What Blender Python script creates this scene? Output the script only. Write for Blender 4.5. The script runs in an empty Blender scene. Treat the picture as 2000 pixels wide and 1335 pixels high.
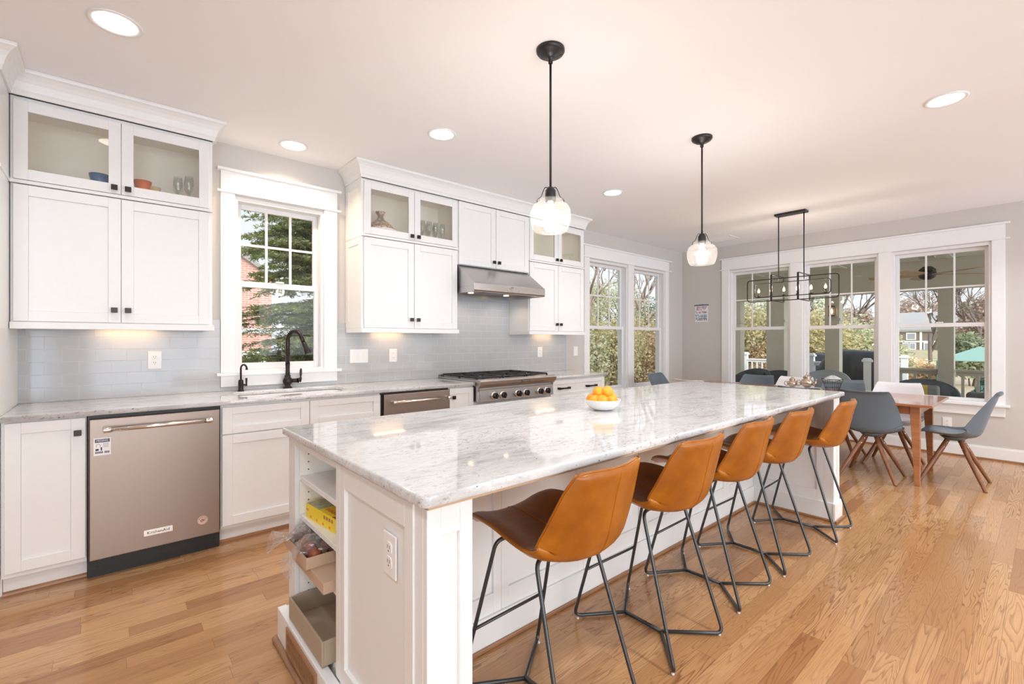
import bpy, bmesh, math, random
from mathutils import Vector, Matrix, noise as mnoise
PI = math.pi
sc = bpy.context.scene
COL = sc.collection

# ------------------------------------------------------------------ camera, world, exposure
CAM_Z = 1.289
cam_d = bpy.data.cameras.new('camera')
cam = bpy.data.objects.new('camera', cam_d); COL.objects.link(cam)
cam_d.sensor_width = 36.0
cam_d.lens = 908.4 / 2000.0 * 36.0
cam_d.shift_y = (664.2 - 667.5) / 2000.0
cam_d.clip_start = 0.02; cam_d.clip_end = 300
cam.location = (0, 0, CAM_Z)
cam.rotation_euler = (math.radians(90), 0, math.radians(49.057 - 90))
sc.camera = cam

vs = sc.view_settings
vs.view_transform = 'Standard'; vs.look = 'None'; vs.gamma = 1.0; vs.use_curve_mapping = False
vs.exposure = 0.14
cy = sc.cycles
cy.use_denoising = True
cy.max_bounces = 10; cy.diffuse_bounces = 6; cy.glossy_bounces = 5
cy.transmission_bounces = 6; cy.transparent_max_bounces = 16
cy.sample_clamp_indirect = 6.0; cy.blur_glossy = 0.4
cy.caustics_reflective = False; cy.caustics_refractive = False

world = bpy.data.worlds.new('sky'); sc.world = world; world.use_nodes = True
wt = world.node_tree; wn = wt.nodes; wl = wt.links
bg = wn['Background']; tc = wn.new('ShaderNodeTexCoord'); sx = wn.new('ShaderNodeSeparateXYZ')
wl.new(tc.outputs['Generated'], sx.inputs[0])
ramp = wn.new('ShaderNodeValToRGB'); el = ramp.color_ramp.elements
el[0].position = 0.0; el[0].color = (0.58, 0.68, 0.86, 1)
el[1].position = 1.0; el[1].color = (0.62, 0.78, 1.0, 1)
e = el.new(0.49); e.color = (0.68, 0.79, 0.98, 1)  # lower half brightened as added uplight for the ceiling
e = el.new(0.51); e.color = (0.93, 0.95, 1.0, 1)
e = el.new(0.70); e.color = (0.82, 0.90, 1.0, 1)
mr = wn.new('ShaderNodeMapRange'); mr.inputs[1].default_value = -1; mr.inputs[2].default_value = 1
wl.new(sx.outputs['Z'], mr.inputs[0]); wl.new(mr.outputs[0], ramp.inputs[0])
cl = wn.new('ShaderNodeTexNoise'); cl.inputs['Scale'].default_value = 2.6; cl.inputs['Detail'].default_value = 6
wl.new(tc.outputs['Generated'], cl.inputs['Vector'])
clr = wn.new('ShaderNodeValToRGB'); clr.color_ramp.elements[0].position = 0.42; clr.color_ramp.elements[1].position = 0.62
wl.new(cl.outputs['Fac'], clr.inputs[0])
mixc = wn.new('ShaderNodeMixRGB'); mixc.inputs[2].default_value = (1, 1, 1, 1)
mfac = wn.new('ShaderNodeMath'); mfac.operation = 'MULTIPLY'; mfac.inputs[1].default_value = 0.55
wl.new(clr.outputs[0], mfac.inputs[0]); wl.new(mfac.outputs[0], mixc.inputs[0]); wl.new(ramp.outputs[0], mixc.inputs[1])
wl.new(mixc.outputs[0], bg.inputs[0])
# added glow below the horizon behind the camera, brightening the room through the rear windows
dt = wn.new('ShaderNodeVectorMath'); dt.operation = 'DOT_PRODUCT'; wl.new(tc.outputs['Generated'], dt.inputs[0]); dt.inputs[1].default_value = (-0.32, -0.89, -0.33)
mx0 = wn.new('ShaderNodeMath'); mx0.operation = 'MAXIMUM'; mx0.inputs[1].default_value = 0.0; wl.new(dt.outputs['Value'], mx0.inputs[0])
pw = wn.new('ShaderNodeMath'); pw.operation = 'POWER'; pw.inputs[1].default_value = 2.0; wl.new(mx0.outputs[0], pw.inputs[0])
ms = wn.new('ShaderNodeMath'); ms.operation = 'MULTIPLY_ADD'; ms.inputs[1].default_value = 6.6; ms.inputs[2].default_value = 1.0
wl.new(pw.outputs[0], ms.inputs[0]); wl.new(ms.outputs[0], bg.inputs[1])

sun_d = bpy.data.lights.new('sun', 'SUN'); sun = bpy.data.objects.new('sun', sun_d); COL.objects.link(sun)
sun_d.energy = 1.9; sun_d.angle = math.radians(6); sun_d.color = (1, 0.93, 0.82)
sun.rotation_euler = Vector((0.86, 0.42, -0.62)).to_track_quat('-Z', 'Y').to_euler()

DAY = (0.90, 0.95, 1.0)
WARM = (1.0, 0.87, 0.72)
def portal(loc, rot, w, h):
    d = bpy.data.lights.new('window_portal', 'AREA'); d.shape = 'RECTANGLE'; d.size = w; d.size_y = h
    d.cycles.is_portal = True
    o = bpy.data.objects.new('window_portal', d); COL.objects.link(o); o.location = loc; o.rotation_euler = rot
portal((1.04, 4.16, 1.72), (math.radians(-90), 0, 0), 0.70, 1.35)
portal((5.23, 4.16, 1.46), (math.radians(-90), 0, 0), 0.90, 1.80)
portal((6.23, 4.16, 1.46), (math.radians(-90), 0, 0), 0.90, 1.80)
portal((7.38, 1.80, 1.46), (math.radians(90), 0, math.radians(90)), 3.0, 1.80)

WY = 3.984      # cabinet wall plane
EX = 7.197      # end wall plane
CH = 2.742      # ceiling height
NX, RY = -3.4, -3.4   # walls behind the camera

# ------------------------------------------------------------------ helpers
ORG = {}
def link(o): COL.objects.link(o); return o
def tag(o, label=None, cat=None, group=None, kind=None):
    if label: o['label'] = label
    if cat: o['category'] = cat
    if group: o['group'] = group
    if kind: o['kind'] = kind
    return o
def thing(name, label, cat, loc=(0, 0, 0), rotz=0, group=None, kind=None):
    o = bpy.data.objects.new(name, None); link(o); o.empty_display_size = 0.1
    o.location = loc; o.rotation_euler = (0, 0, rotz)
    ORG[o.name] = Vector(loc) if rotz == 0 else Vector((0, 0, 0))
    tag(o, label, cat, group, kind)
    return o
def local(root):     # children are given in the thing's own coordinates
    ORG[root.name] = Vector((0, 0, 0)); return root

class MB:
    def __init__(s): s.v = []; s.f = []; s.mi = []; s.sm = []
    def add(s, verts, faces, mi=0, smooth=False):
        b = len(s.v); s.v += [Vector(p) for p in verts]
        for f in faces: s.f.append(tuple(b + i for i in f)); s.mi.append(mi); s.sm.append(smooth)
        return s
    def box(s, x0, y0, z0, x1, y1, z1, mi=0):
        if x0 > x1: x0, x1 = x1, x0
        if y0 > y1: y0, y1 = y1, y0
        if z0 > z1: z0, z1 = z1, z0
        v = [(x0,y0,z0),(x1,y0,z0),(x1,y1,z0),(x0,y1,z0),(x0,y0,z1),(x1,y0,z1),(x1,y1,z1),(x0,y1,z1)]
        return s.add(v, [(0,3,2,1),(4,5,6,7),(0,1,5,4),(1,2,6,5),(2,3,7,6),(3,0,4,7)], mi)
    def obox(s, c, size, m, mi=0):
        hx, hy, hz = size[0]/2, size[1]/2, size[2]/2; c = Vector(c)
        v = [(-hx,-hy,-hz),(hx,-hy,-hz),(hx,hy,-hz),(-hx,hy,-hz),(-hx,-hy,hz),(hx,-hy,hz),(hx,hy,hz),(-hx,hy,hz)]
        return s.add([c + m @ Vector(p) for p in v], [(0,3,2,1),(4,5,6,7),(0,1,5,4),(1,2,6,5),(2,3,7,6),(3,0,4,7)], mi)
    def ring_sweep(s, rings, closed=False, caps=True, mi=0, smooth=True):
        n = len(rings[0]); b = len(s.v)
        for r in rings: s.v += [Vector(p) for p in r]
        m = len(rings)
        for i in range(m if closed else m - 1):
            j = (i + 1) % m
            for k in range(n):
                l = (k + 1) % n
                s.f.append((b+i*n+k, b+i*n+l, b+j*n+l, b+j*n+k)); s.mi.append(mi); s.sm.append(smooth)
        if caps and not closed:
            s.f.append(tuple(b + k for k in range(n))[::-1]); s.mi.append(mi); s.sm.append(False)
            s.f.append(tuple(b + (m-1)*n + k for k in range(n))); s.mi.append(mi); s.sm.append(False)
        return s
    def tube(s, pts, r, n=8, closed=False, mi=0, flat=None):
        pts = [Vector(p) for p in pts]; m = len(pts)
        rr = r if isinstance(r, (list, tuple)) else [r] * m
        rings = []; prev = None
        for i, p in enumerate(pts):
            if closed: t = pts[(i+1) % m] - pts[i-1]
            else: t = pts[min(i+1, m-1)] - pts[max(i-1, 0)]
            t = t.normalized() if t.length > 1e-9 else Vector((0,0,1))
            if prev is None:
                a = Vector((0,0,1)) if abs(t.z) < 0.9 else Vector((1,0,0))
                u = t.cross(a).normalized()
            else:
                u = prev - t * prev.dot(t)
                u = u.normalized() if u.length > 1e-6 else t.orthogonal().normalized()
            prev = u; w = t.cross(u)
            rings.append([p + (u*math.cos(2*PI*k/n) + w*math.sin(2*PI*k/n)) * rr[i] for k in range(n)])
        return s.ring_sweep(rings, closed, not closed, mi)
    def cyl(s, p0, p1, r0, r1=None, n=16, mi=0):
        if r1 is None: r1 = r0
        return s.tube([p0, p1], [r0, r1], n, mi=mi)
    def lathe(s, prof, c=(0,0,0), n=24, mi=0, ax='z', smooth=True, caps=True):
        c = Vector(c); rings = []
        for r, z in prof:
            r = max(r, 1e-4)
            ring = []
            for k in range(n):
                a = 2*PI*k/n; x, y = r*math.cos(a), r*math.sin(a)
                if ax == 'z': q = (x, y, z)
                elif ax == 'y': q = (x, -z, y)
                else: q = (z, x, y)
                ring.append(c + Vector(q))
            rings.append(ring)
        return s.ring_sweep(rings, False, caps, mi, smooth)
    def prism(s, poly, axis, a0, a1, mi=0):
        # poly: 2-D points in the two other axes (x,y,z order kept)
        n = len(poly); v = []
        for a in (a0, a1):
            for p in poly:
                v.append({'x': (a, p[0], p[1]), 'y': (p[0], a, p[1]), 'z': (p[0], p[1], a)}[axis])
        f = [tuple(range(n))[::-1], tuple(range(n, 2*n))]
        f += [(i, (i+1) % n, n + (i+1) % n, n + i) for i in range(n)]
        return s.add(v, f, mi)
    def grid(s, rows, mi=0, smooth=True, closed_u=False):
        m, n = len(rows), len(rows[0]); b = len(s.v)
        for r in rows: s.v += [Vector(p) for p in r]
        for i in range(m-1):
            for k in range(n if closed_u else n-1):
                l = (k+1) % n
                s.f.append((b+i*n+k, b+i*n+l, b+(i+1)*n+l, b+(i+1)*n+k)); s.mi.append(mi); s.sm.append(smooth)
        return s
    def build(s, name, mats, parent=None, bevel=0, segs=2, solid=0, subsurf=0, recalc=True):
        if not isinstance(mats, (list, tuple)): mats = [mats]
        if parent is not None: org = ORG.get(parent.name, Vector((0,0,0)))
        else:
            xs = [p.x for p in s.v]; ys = [p.y for p in s.v]; zs = [p.z for p in s.v]
            org = Vector(((min(xs)+max(xs))/2, (min(ys)+max(ys))/2, min(zs)))
        me = bpy.data.meshes.new(name)
        me.from_pydata([tuple(p - org) for p in s.v], [], s.f)
        for i, p in enumerate(me.polygons): p.material_index = s.mi[i]; p.use_smooth = s.sm[i]
        for m in mats: me.materials.append(m)
        if recalc:
            bm = bmesh.new(); bm.from_mesh(me); bmesh.ops.recalc_face_normals(bm, faces=bm.faces); bm.to_mesh(me); bm.free()
        me.update()
        o = bpy.data.objects.new(name, me); link(o)
        if parent is not None:
            o.parent = parent; ORG[o.name] = org
        else:
            o.location = org; ORG[o.name] = org
        if solid:
            m = o.modifiers.new('thick', 'SOLIDIFY'); m.thickness = solid; m.offset = 0
        if bevel:
            m = o.modifiers.new('bevel', 'BEVEL'); m.width = bevel; m.segments = segs; m.limit_method = 'ANGLE'
            m.angle_limit = math.radians(35); m.harden_normals = False
        if subsurf:
            m = o.modifiers.new('sub', 'SUBSURF'); m.levels = subsurf; m.render_levels = subsurf
        return o

def fillet(pts, r, seg=5, closed=False):
    pts = [Vector(p) for p in pts]; out = []; n = len(pts)
    for i, p in enumerate(pts):
        if not closed and i in (0, n-1): out.append(p); continue
        a = pts[i-1]; b = pts[(i+1) % n]
        da, db = (a-p), (b-p); rr = min(r, da.length*0.49, db.length*0.49)
        p0 = p + da.normalized()*rr; p1 = p + db.normalized()*rr
        for k in range(seg+1):
            t = k/seg; out.append(p0*(1-t)**2 + p*2*t*(1-t) + p1*t*t)
    return out
def spline(pts, seg=6):
    pts = [Vector(p) for p in pts]; out = []; n = len(pts)
    for i in range(n-1):
        p0 = pts[max(i-1,0)]; p1 = pts[i]; p2 = pts[i+1]; p3 = pts[min(i+2,n-1)]
        for k in range(seg):
            t = k/seg
            out.append(0.5*((2*p1) + (p2-p0)*t + (2*p0-5*p1+4*p2-p3)*t*t + (3*p1-p0-3*p2+p3)*t**3))
    out.append(pts[-1]); return out
def rrect(x0, y0, x1, y1, r, seg=5):
    out = []
    for cx, cy_, a0 in ((x1-r, y1-r, 0), (x0+r, y1-r, 90), (x0+r, y0+r, 180), (x1-r, y0+r, 270)):
        for k in range(seg+1):
            a = math.radians(a0 + 90*k/seg); out.append((cx + r*math.cos(a), cy_ + r*math.sin(a)))
    return out
def to_mesh_obj(o, name, mats, parent, org):
    dg = bpy.context.evaluated_depsgraph_get(); dg.update()
    me = bpy.data.meshes.new_from_object(o.evaluated_get(dg))
    bpy.data.objects.remove(o)
    me.materials.clear()
    for m in (mats if isinstance(mats, (list, tuple)) else [mats]): me.materials.append(m)
    q = bpy.data.objects.new(name, me); link(q)
    return q
def plate(name, outlines, z0, z1, mat, parent=None, bev=0.004):
    # horizontal slab from closed 2-D outlines (first outer, others holes)
    c = bpy.data.curves.new(name, 'CURVE'); c.dimensions = '2D'; c.fill_mode = 'BOTH'
    c.extrude = (z1-z0)/2 - bev; c.bevel_depth = bev; c.bevel_resolution = 2; c.offset = -bev
    xs = [p[0] for p in outlines[0]]; ys = [p[1] for p in outlines[0]]
    org = Vector(((min(xs)+max(xs))/2, (min(ys)+max(ys))/2, z0)) if parent is None else ORG[parent.name]
    for ol in outlines:
        sp = c.splines.new('POLY'); sp.points.add(len(ol)-1); sp.use_cyclic_u = True
        for i, p in enumerate(ol): sp.points[i].co = (p[0]-org.x, p[1]-org.y, 0, 1)
    o = bpy.data.objects.new(name + '_tmp', c); link(o)
    q = to_mesh_obj(o, name, mat, parent, org)
    for v in q.data.vertices: v.co.z += (z0+z1)/2 - org.z
    if parent is not None: q.parent = parent
    else: q.location = org
    ORG[q.name] = org
    return q
def lettering(name, txt, size, mat, m4, parent, extrude=0.0005, sx=1.0, shear=0):
    # m4 places text (x right, y up, centred) in the world
    c = bpy.data.curves.new(name, 'FONT'); c.body = txt; c.size = size; c.extrude = extrude
    c.align_x = 'CENTER'; c.align_y = 'CENTER'; c.resolution_u = 2; c.shear = shear
    o = bpy.data.objects.new(name + '_tmp', c); link(o)
    q = to_mesh_obj(o, name, mat, parent, None)
    org = ORG[parent.name]
    for v in q.data.vertices:
        p = m4 @ Vector((v.co.x*sx, v.co.y, v.co.z)); v.co = p - org
    q.parent = parent; ORG[q.name] = org
    return q
def face_my(x, y, z):   # text frame on a surface facing -Y
    return Matrix.Translation((x, y, z)) @ Matrix(((1,0,0,0),(0,0,-1,0),(0,1,0,0),(0,0,0,1)))
def face_mx(x, y, z):   # facing -X  (right is -Y)
    return Matrix.Translation((x, y, z)) @ Matrix(((0,0,-1,0),(-1,0,0,0),(0,1,0,0),(0,0,0,1)))
def copy_tree(o, parent=None):
    c = o.copy(); link(c)
    if parent is not None: c.parent = parent
    for ch in list(o.children): copy_tree(ch, c)
    return c

# ------------------------------------------------------------------ materials
def pmat(name, col, rough=0.5, metal=0.0, spec=0.5, coat=0.0, trans=0.0, emit=None, estr=0, sheen=0):
    m = bpy.data.materials.new(name); m.use_nodes = True
    b = m.node_tree.nodes['Principled BSDF']
    b.inputs['Base Color'].default_value = (*col, 1); b.inputs['Roughness'].default_value = rough
    b.inputs['Metallic'].default_value = metal; b.inputs['Specular IOR Level'].default_value = spec
    b.inputs['Coat Weight'].default_value = coat; b.inputs['Coat Roughness'].default_value = 0.05
    if sheen: b.inputs['Sheen Weight'].default_value = sheen
    if emit: b.inputs['Emission Color'].default_value = (*emit, 1); b.inputs['Emission Strength'].default_value = estr
    return m
class NT:
    def __init__(s, m): s.m = m; s.t = m.node_tree; s.n = s.t.nodes; s.b = s.n['Principled BSDF']
    def new(s, kind, **kw):
        o = s.n.new(kind)
        for k, v in kw.items(): setattr(o, k, v)
        return o
    def ln(s, a, b): s.t.links.new(a, b)
    def math(s, op, a, b=None, c=None):
        o = s.n.new('ShaderNodeMath'); o.operation = op
        for i, v in enumerate((a, b, c)):
            if v is None: continue
            if isinstance(v, (int, float)): o.inputs[i].default_value = v
            else: s.ln(v, o.inputs[i])
        return o.outputs[0]
    def noise(s, vec, scale, detail=3, rough=0.5, dist=0):
        o = s.n.new('ShaderNodeTexNoise'); o.inputs['Scale'].default_value = scale; o.inputs['Detail'].default_value = detail
        o.inputs['Roughness'].default_value = rough; o.inputs['Distortion'].default_value = dist
        if vec is not None: s.ln(vec, o.inputs['Vector'])
        return o.outputs['Fac']
    def ramp(s, fac, stops):
        o = s.n.new('ShaderNodeValToRGB'); e = o.color_ramp.elements
        while len(e) < len(stops): e.new(0.5)
        for i, (p, c) in enumerate(stops): e[i].position = p; e[i].color = (*c, 1) if len(c) == 3 else c
        s.ln(fac, o.inputs[0]); return o.outputs[0]
    def mix(s, fac, a, b, mode='MIX'):
        o = s.n.new('ShaderNodeMixRGB'); o.blend_type = mode
        for i, v in enumerate((fac, a, b)):
            if isinstance(v, (int, float)): o.inputs[i].default_value = v
            elif isinstance(v, tuple): o.inputs[i].default_value = (*v, 1)
            else: s.ln(v, o.inputs[i])
        return o.outputs[0]
    def pos(s, scale=(1,1,1), world=True):
        if world: g = s.n.new('ShaderNodeNewGeometry').outputs['Position']
        else: g = s.n.new('ShaderNodeTexCoord').outputs['Object']
        mp = s.n.new('ShaderNodeMapping'); mp.inputs['Scale'].default_value = scale
        s.ln(g, mp.inputs[0]); return mp.outputs[0]
    def bump(s, h, strength=0.2, dist=0.01):
        o = s.n.new('ShaderNodeBump'); o.inputs['Strength'].default_value = strength; o.inputs['Distance'].default_value = dist
        s.ln(h, o.inputs['Height']); s.ln(o.outputs[0], s.b.inputs['Normal'])

def painted(name, col, rough, var=0.02, bump=0.03, sc_=30):
    m = pmat(name, col, rough); t = NT(m)
    f = t.noise(t.pos(), sc_, 4)
    c = t.mix(f, tuple(max(0, x*(1-var)) for x in col), tuple(min(1, x*(1+var)) for x in col)); t.ln(c, t.b.inputs['Base Color'])
    t.bump(f, bump, 0.002)
    return m
M_cab = painted('white_cabinet_paint', (0.835, 0.845, 0.845), 0.32)
M_cabin = painted('cabinet_interior', (0.92, 0.90, 0.84), 0.5)
M_trim = painted('white_trim_paint', (0.85, 0.86, 0.87), 0.35)
M_wall = painted('greige_wall_paint', (0.60, 0.575, 0.55), 0.75, 0.015, 0.06, 180)
M_ceil = painted('ceiling_paint', (0.93, 0.94, 0.96), 0.85, 0.01, 0.05, 120)
M_vinyl = painted('window_vinyl', (0.80, 0.80, 0.81), 0.4)
M_black = pmat('black_plastic', (0.012, 0.012, 0.013), 0.4)
M_bronze = pmat('oil_rubbed_bronze', (0.045, 0.038, 0.035), 0.32, 0.85)
M_darkmetal = pmat('dark_metal', (0.05, 0.05, 0.052), 0.4, 0.8)
M_wire = pmat('gunmetal_wire', (0.085, 0.09, 0.095), 0.38, 0.8)
M_plate = pmat('white_plastic', (0.88, 0.88, 0.88), 0.35)
M_slot = pmat('dark_slot', (0.08, 0.08, 0.08), 0.6)
M_chrome = pmat('polished_steel', (0.80, 0.78, 0.76), 0.16, 1.0)

def brushed(name, col, rough, axis='x'):
    m = pmat(name, col, rough, 1.0); t = NT(m)
    s = {'x': (1, 9, 9), 'z': (7, 7, 0.5)}[axis]
    f = t.noise(t.pos(s), 1.0, 2)
    r = t.math('MULTIPLY_ADD', f, 0.04, rough-0.02); t.ln(r, t.b.inputs['Roughness'])
    return m
M_steel = brushed('brushed_stainless_steel', (0.345, 0.275, 0.235), 0.37, 'z')
M_steelh = brushed('brushed_stainless_hood', (0.52, 0.50, 0.485), 0.30, 'x')

# subway tile on the cabinet wall (x across, z up)
M_tile = pmat('grey_subway_tile', (0.5, 0.5, 0.5), 0.12); t = NT(M_tile)
g = t.new('ShaderNodeNewGeometry'); s_ = t.new('ShaderNodeSeparateXYZ'); t.ln(g.outputs['Position'], s_.inputs[0])
cmb = t.new('ShaderNodeCombineXYZ')
t.ln(t.math('ADD', s_.outputs['X'], 10.0 + 0.040), cmb.inputs[0]); t.ln(t.math('SUBTRACT', s_.outputs['Z'], 0.926 - 0.0768*2), cmb.inputs[1])
br = t.new('ShaderNodeTexBrick'); t.ln(cmb.outputs[0], br.inputs['Vector'])
br.offset = 0.5; br.inputs['Scale'].default_value = 1.0; br.inputs['Brick Width'].default_value = 0.1535
br.inputs['Row Height'].default_value = 0.0768; br.inputs['Mortar Size'].default_value = 0.0016; br.inputs['Mortar Smooth'].default_value = 0.3
br.inputs['Color1'].default_value = (0.50, 0.515, 0.53, 1); br.inputs['Color2'].default_value = (0.475, 0.49, 0.51, 1)
br.inputs['Mortar'].default_value = (0.60, 0.60, 0.60, 1)
t.ln(br.outputs['Color'], t.b.inputs['Base Color'])
inv = t.math('SUBTRACT', 1.0, br.outputs['Fac']); t.bump(t.math('ADD', inv, t.math('MULTIPLY', t.noise(t.pos(), 9, 1), 0.6)), 0.25, 0.002)
t.ln(t.math('MULTIPLY_ADD', br.outputs['Fac'], 0.5, 0.10), t.b.inputs['Roughness'])

# granite: white ground, grey streaks along x, brown freckles
M_granite = pmat('white_granite', (0.7, 0.7, 0.7), 0.045); t = NT(M_granite)
p1 = t.pos((3.0, 10.0, 10.0)); p2 = t.pos((26, 60, 60)); p3 = t.pos((5, 16, 16))
n1 = t.noise(p1, 1.0, 8, 0.62, 0.7)
base = t.ramp(n1, [(0.30, (0.44, 0.445, 0.45)), (0.44, (0.61, 0.615, 0.62)), (0.56, (0.70, 0.705, 0.71)), (0.68, (0.48, 0.49, 0.50))])
vein = t.ramp(t.noise(p3, 1.6, 8, 0.7, 1.2), [(0.60, (0, 0, 0)), (0.70, (1, 1, 1))])
spk = t.ramp(t.noise(p2, 1.6, 4, 0.75), [(0.56, (0, 0, 0)), (0.64, (1, 1, 1))])
reg = t.ramp(t.noise(t.pos((1.4, 2.2, 2.2)), 1.0, 3), [(0.36, (0, 0, 0)), (0.56, (1, 1, 1))])
c1 = t.mix(t.math('MULTIPLY', vein, 0.75), base, (0.36, 0.34, 0.33))
c2 = t.mix(t.math('MULTIPLY', t.math('MULTIPLY', spk, reg), 0.75), c1, (0.20, 0.165, 0.14))
fine = t.noise(t.pos((140, 140, 140)), 1.0, 3, 0.7)
c3 = t.mix(t.math('MULTIPLY', t.ramp(fine, [(0.40, (1, 1, 1)), (0.52, (0, 0, 0))]), 0.25), c2, (0.50, 0.50, 0.50))
dk = t.ramp(t.noise(t.pos((60, 70, 70)), 1.0, 2, 0.5), [(0.70, (0, 0, 0)), (0.74, (1, 1, 1))])
c4 = t.mix(t.math('MULTIPLY', dk, 0.85), c3, (0.06, 0.055, 0.06)); t.ln(c4, t.b.inputs['Base Color'])
t.b.inputs['Specular IOR Level'].default_value = 0.75

# oak strip floor, boards along x
M_floor = pmat('oak_strip_floor', (0.5, 0.3, 0.15), 0.22); t = NT(M_floor)
g = t.new('ShaderNodeNewGeometry'); s_ = t.new('ShaderNodeSeparateXYZ'); t.ln(g.outputs['Position'], s_.inputs[0])
X, Y = s_.outputs['X'], s_.outputs['Y']; BW = 0.083
yr = t.math('DIVIDE', t.math('ADD', Y, 50.0), BW); row = t.math('FLOOR', yr); fy = t.math('FRACT', yr)
w1 = t.new('ShaderNodeTexWhiteNoise', noise_dimensions='1D'); t.ln(row, w1.inputs['W'])
BL = t.math('MULTIPLY_ADD', w1.outputs['Value'], 0.5, 0.55)
xr = t.math('DIVIDE', t.math('ADD', X, t.math('MULTIPLY_ADD', w1.outputs['Value'], 37.0, 50.0)), BL)
colm = t.math('FLOOR', xr); fx = t.math('FRACT', xr)
cid = t.new('ShaderNodeCombineXYZ'); t.ln(row, cid.inputs[0]); t.ln(colm, cid.inputs[1])
w2 = t.new('ShaderNodeTexWhiteNoise', noise_dimensions='3D'); t.ln(cid.outputs[0], w2.inputs['Vector'])
sr = t.new('ShaderNodeSeparateColor'); t.ln(w2.outputs['Color'], sr.inputs[0]); R1, R2, R3 = sr.outputs[0], sr.outputs[1], sr.outputs[2]
gv = t.new('ShaderNodeCombineXYZ')
t.ln(t.math('MULTIPLY', X, t.math('MULTIPLY_ADD', R3, 0.75, 0.45)), gv.inputs[0]); t.ln(t.math('MULTIPLY', Y, 12.0), gv.inputs[1]); t.ln(t.math('MULTIPLY', R1, 60.0), gv.inputs[2])
gn = t.noise(gv.outputs[0], 1.0, 2.5, 0.5, 0.25)
freq = t.math('MULTIPLY_ADD', R2, 16.0, 15.0)
saw = t.math('FRACT', t.math('MULTIPLY', gn, freq))
line = t.ramp(saw, [(0.0, (1, 1, 1)), (0.16, (0.55, 0.55, 0.55)), (0.40, (0, 0, 0)), (0.92, (0, 0, 0)), (1.0, (1, 1, 1))])
fine = t.noise(t.pos((9, 260, 1)), 1.0, 3, 0.6)
tone = t.ramp(R1, [(0.0, (0.33, 0.15, 0.062)), (0.15, (0.43, 0.225, 0.094)), (0.5, (0.515, 0.285, 0.125)), (0.80, (0.575, 0.335, 0.155)), (0.93, (0.44, 0.23, 0.098)), (1.0, (0.27, 0.105, 0.047))])
warmv = t.noise(t.pos((0.5, 0.8, 1)), 1.0, 2)
tone2 = t.mix(t.math('MULTIPLY', warmv, 0.25), tone, (0.60, 0.32, 0.14))
gstr = t.math('MULTIPLY', line, t.math('MULTIPLY_ADD', t.math('FRACT', t.math('MULTIPLY', R3, 7.3)), 0.68, 0.22))
gc = t.mix(gstr, tone2, (0.185, 0.072, 0.026))
gc = t.mix(t.math('MULTIPLY', t.ramp(fine, [(0.42, (1, 1, 1)), (0.55, (0, 0, 0))]), 0.26), gc, (0.33, 0.16, 0.07))
ey = t.math('LESS_THAN', t.math('MINIMUM', fy, t.math('SUBTRACT', 1.0, fy)), 0.010)
exx = t.math('LESS_THAN', t.math('MULTIPLY', t.math('MINIMUM', fx, t.math('SUBTRACT', 1.0, fx)), BL), 0.0009)
edge = t.math('MAXIMUM', ey, exx)
gc = t.mix(t.math('MULTIPLY', edge, 0.6), gc, (0.16, 0.075, 0.035))
t.ln(gc, t.b.inputs['Base Color'])
t.ln(t.math('MULTIPLY_ADD', line, 0.10, 0.165), t.b.inputs['Roughness'])
t.bump(t.math('SUBTRACT', t.math('MULTIPLY', t.noise(t.pos((1.5, 6, 1)), 1.0, 2), 1.0), t.math('ADD', t.math('MULTIPLY', line, 0.05), edge)), 0.10, 0.002)
t.b.inputs['Specular IOR Level'].default_value = 0.65

def wood(name, dark, light, rough=0.35, scale=(3, 40, 3), world=False):
    m = pmat(name, light, rough); t = NT(m)
    n = t.noise(t.pos(scale, world), 1.0, 5, 0.6, 0.4)
    t.ln(t.ramp(n, [(0.3, dark), (0.7, light)]), t.b.inputs['Base Color']); t.bump(n, 0.05, 0.001)
    return m
M_walnut = wood('walnut_wood', (0.17, 0.065, 0.028), (0.30, 0.125, 0.055), 0.3, (25, 25, 3))
M_teak = wood('warm_table_wood', (0.33, 0.13, 0.055), (0.50, 0.22, 0.095), 0.28, (4, 4, 30))
M_shoe = wood('stained_oak_trim', (0.27, 0.13, 0.065), (0.42, 0.22, 0.11), 0.3, (3, 3, 40), True)
M_basket = wood('woven_tan_wood', (0.40, 0.24, 0.12), (0.66, 0.46, 0.28), 0.6, (60, 60, 60))

M_leather = pmat('cognac_leather', (0.5, 0.2, 0.03), 0.31); t = NT(M_leather)
ln_ = t.noise(t.pos((6, 6, 6), False), 1.0, 4, 0.6); lf = t.noise(t.pos((260, 260, 260), False), 1.0, 3)
t.ln(t.ramp(ln_, [(0.30, (0.27, 0.076, 0.003)), (0.52, (0.37, 0.116, 0.005)), (0.72, (0.46, 0.165, 0.010))]), t.b.inputs['Base Color']); t.bump(lf, 0.08, 0.001)
t.b.inputs['Specular IOR Level'].default_value = 0.45
M_leather2 = pmat('shaded_cognac_leather', (0.17, 0.055, 0.015), 0.33); t = NT(M_leather2)  # same leather on the seat side, shade under the counter put into its colour
t.ln(t.ramp(t.noise(t.pos((7, 7, 7), False), 1.0, 4, 0.6), [(0.3, (0.15, 0.048, 0.013)), (0.7, (0.29, 0.10, 0.022))]), t.b.inputs['Base Color'])
t.bump(t.noise(t.pos((260, 260, 260), False), 1.0, 3), 0.08, 0.001)

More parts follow.
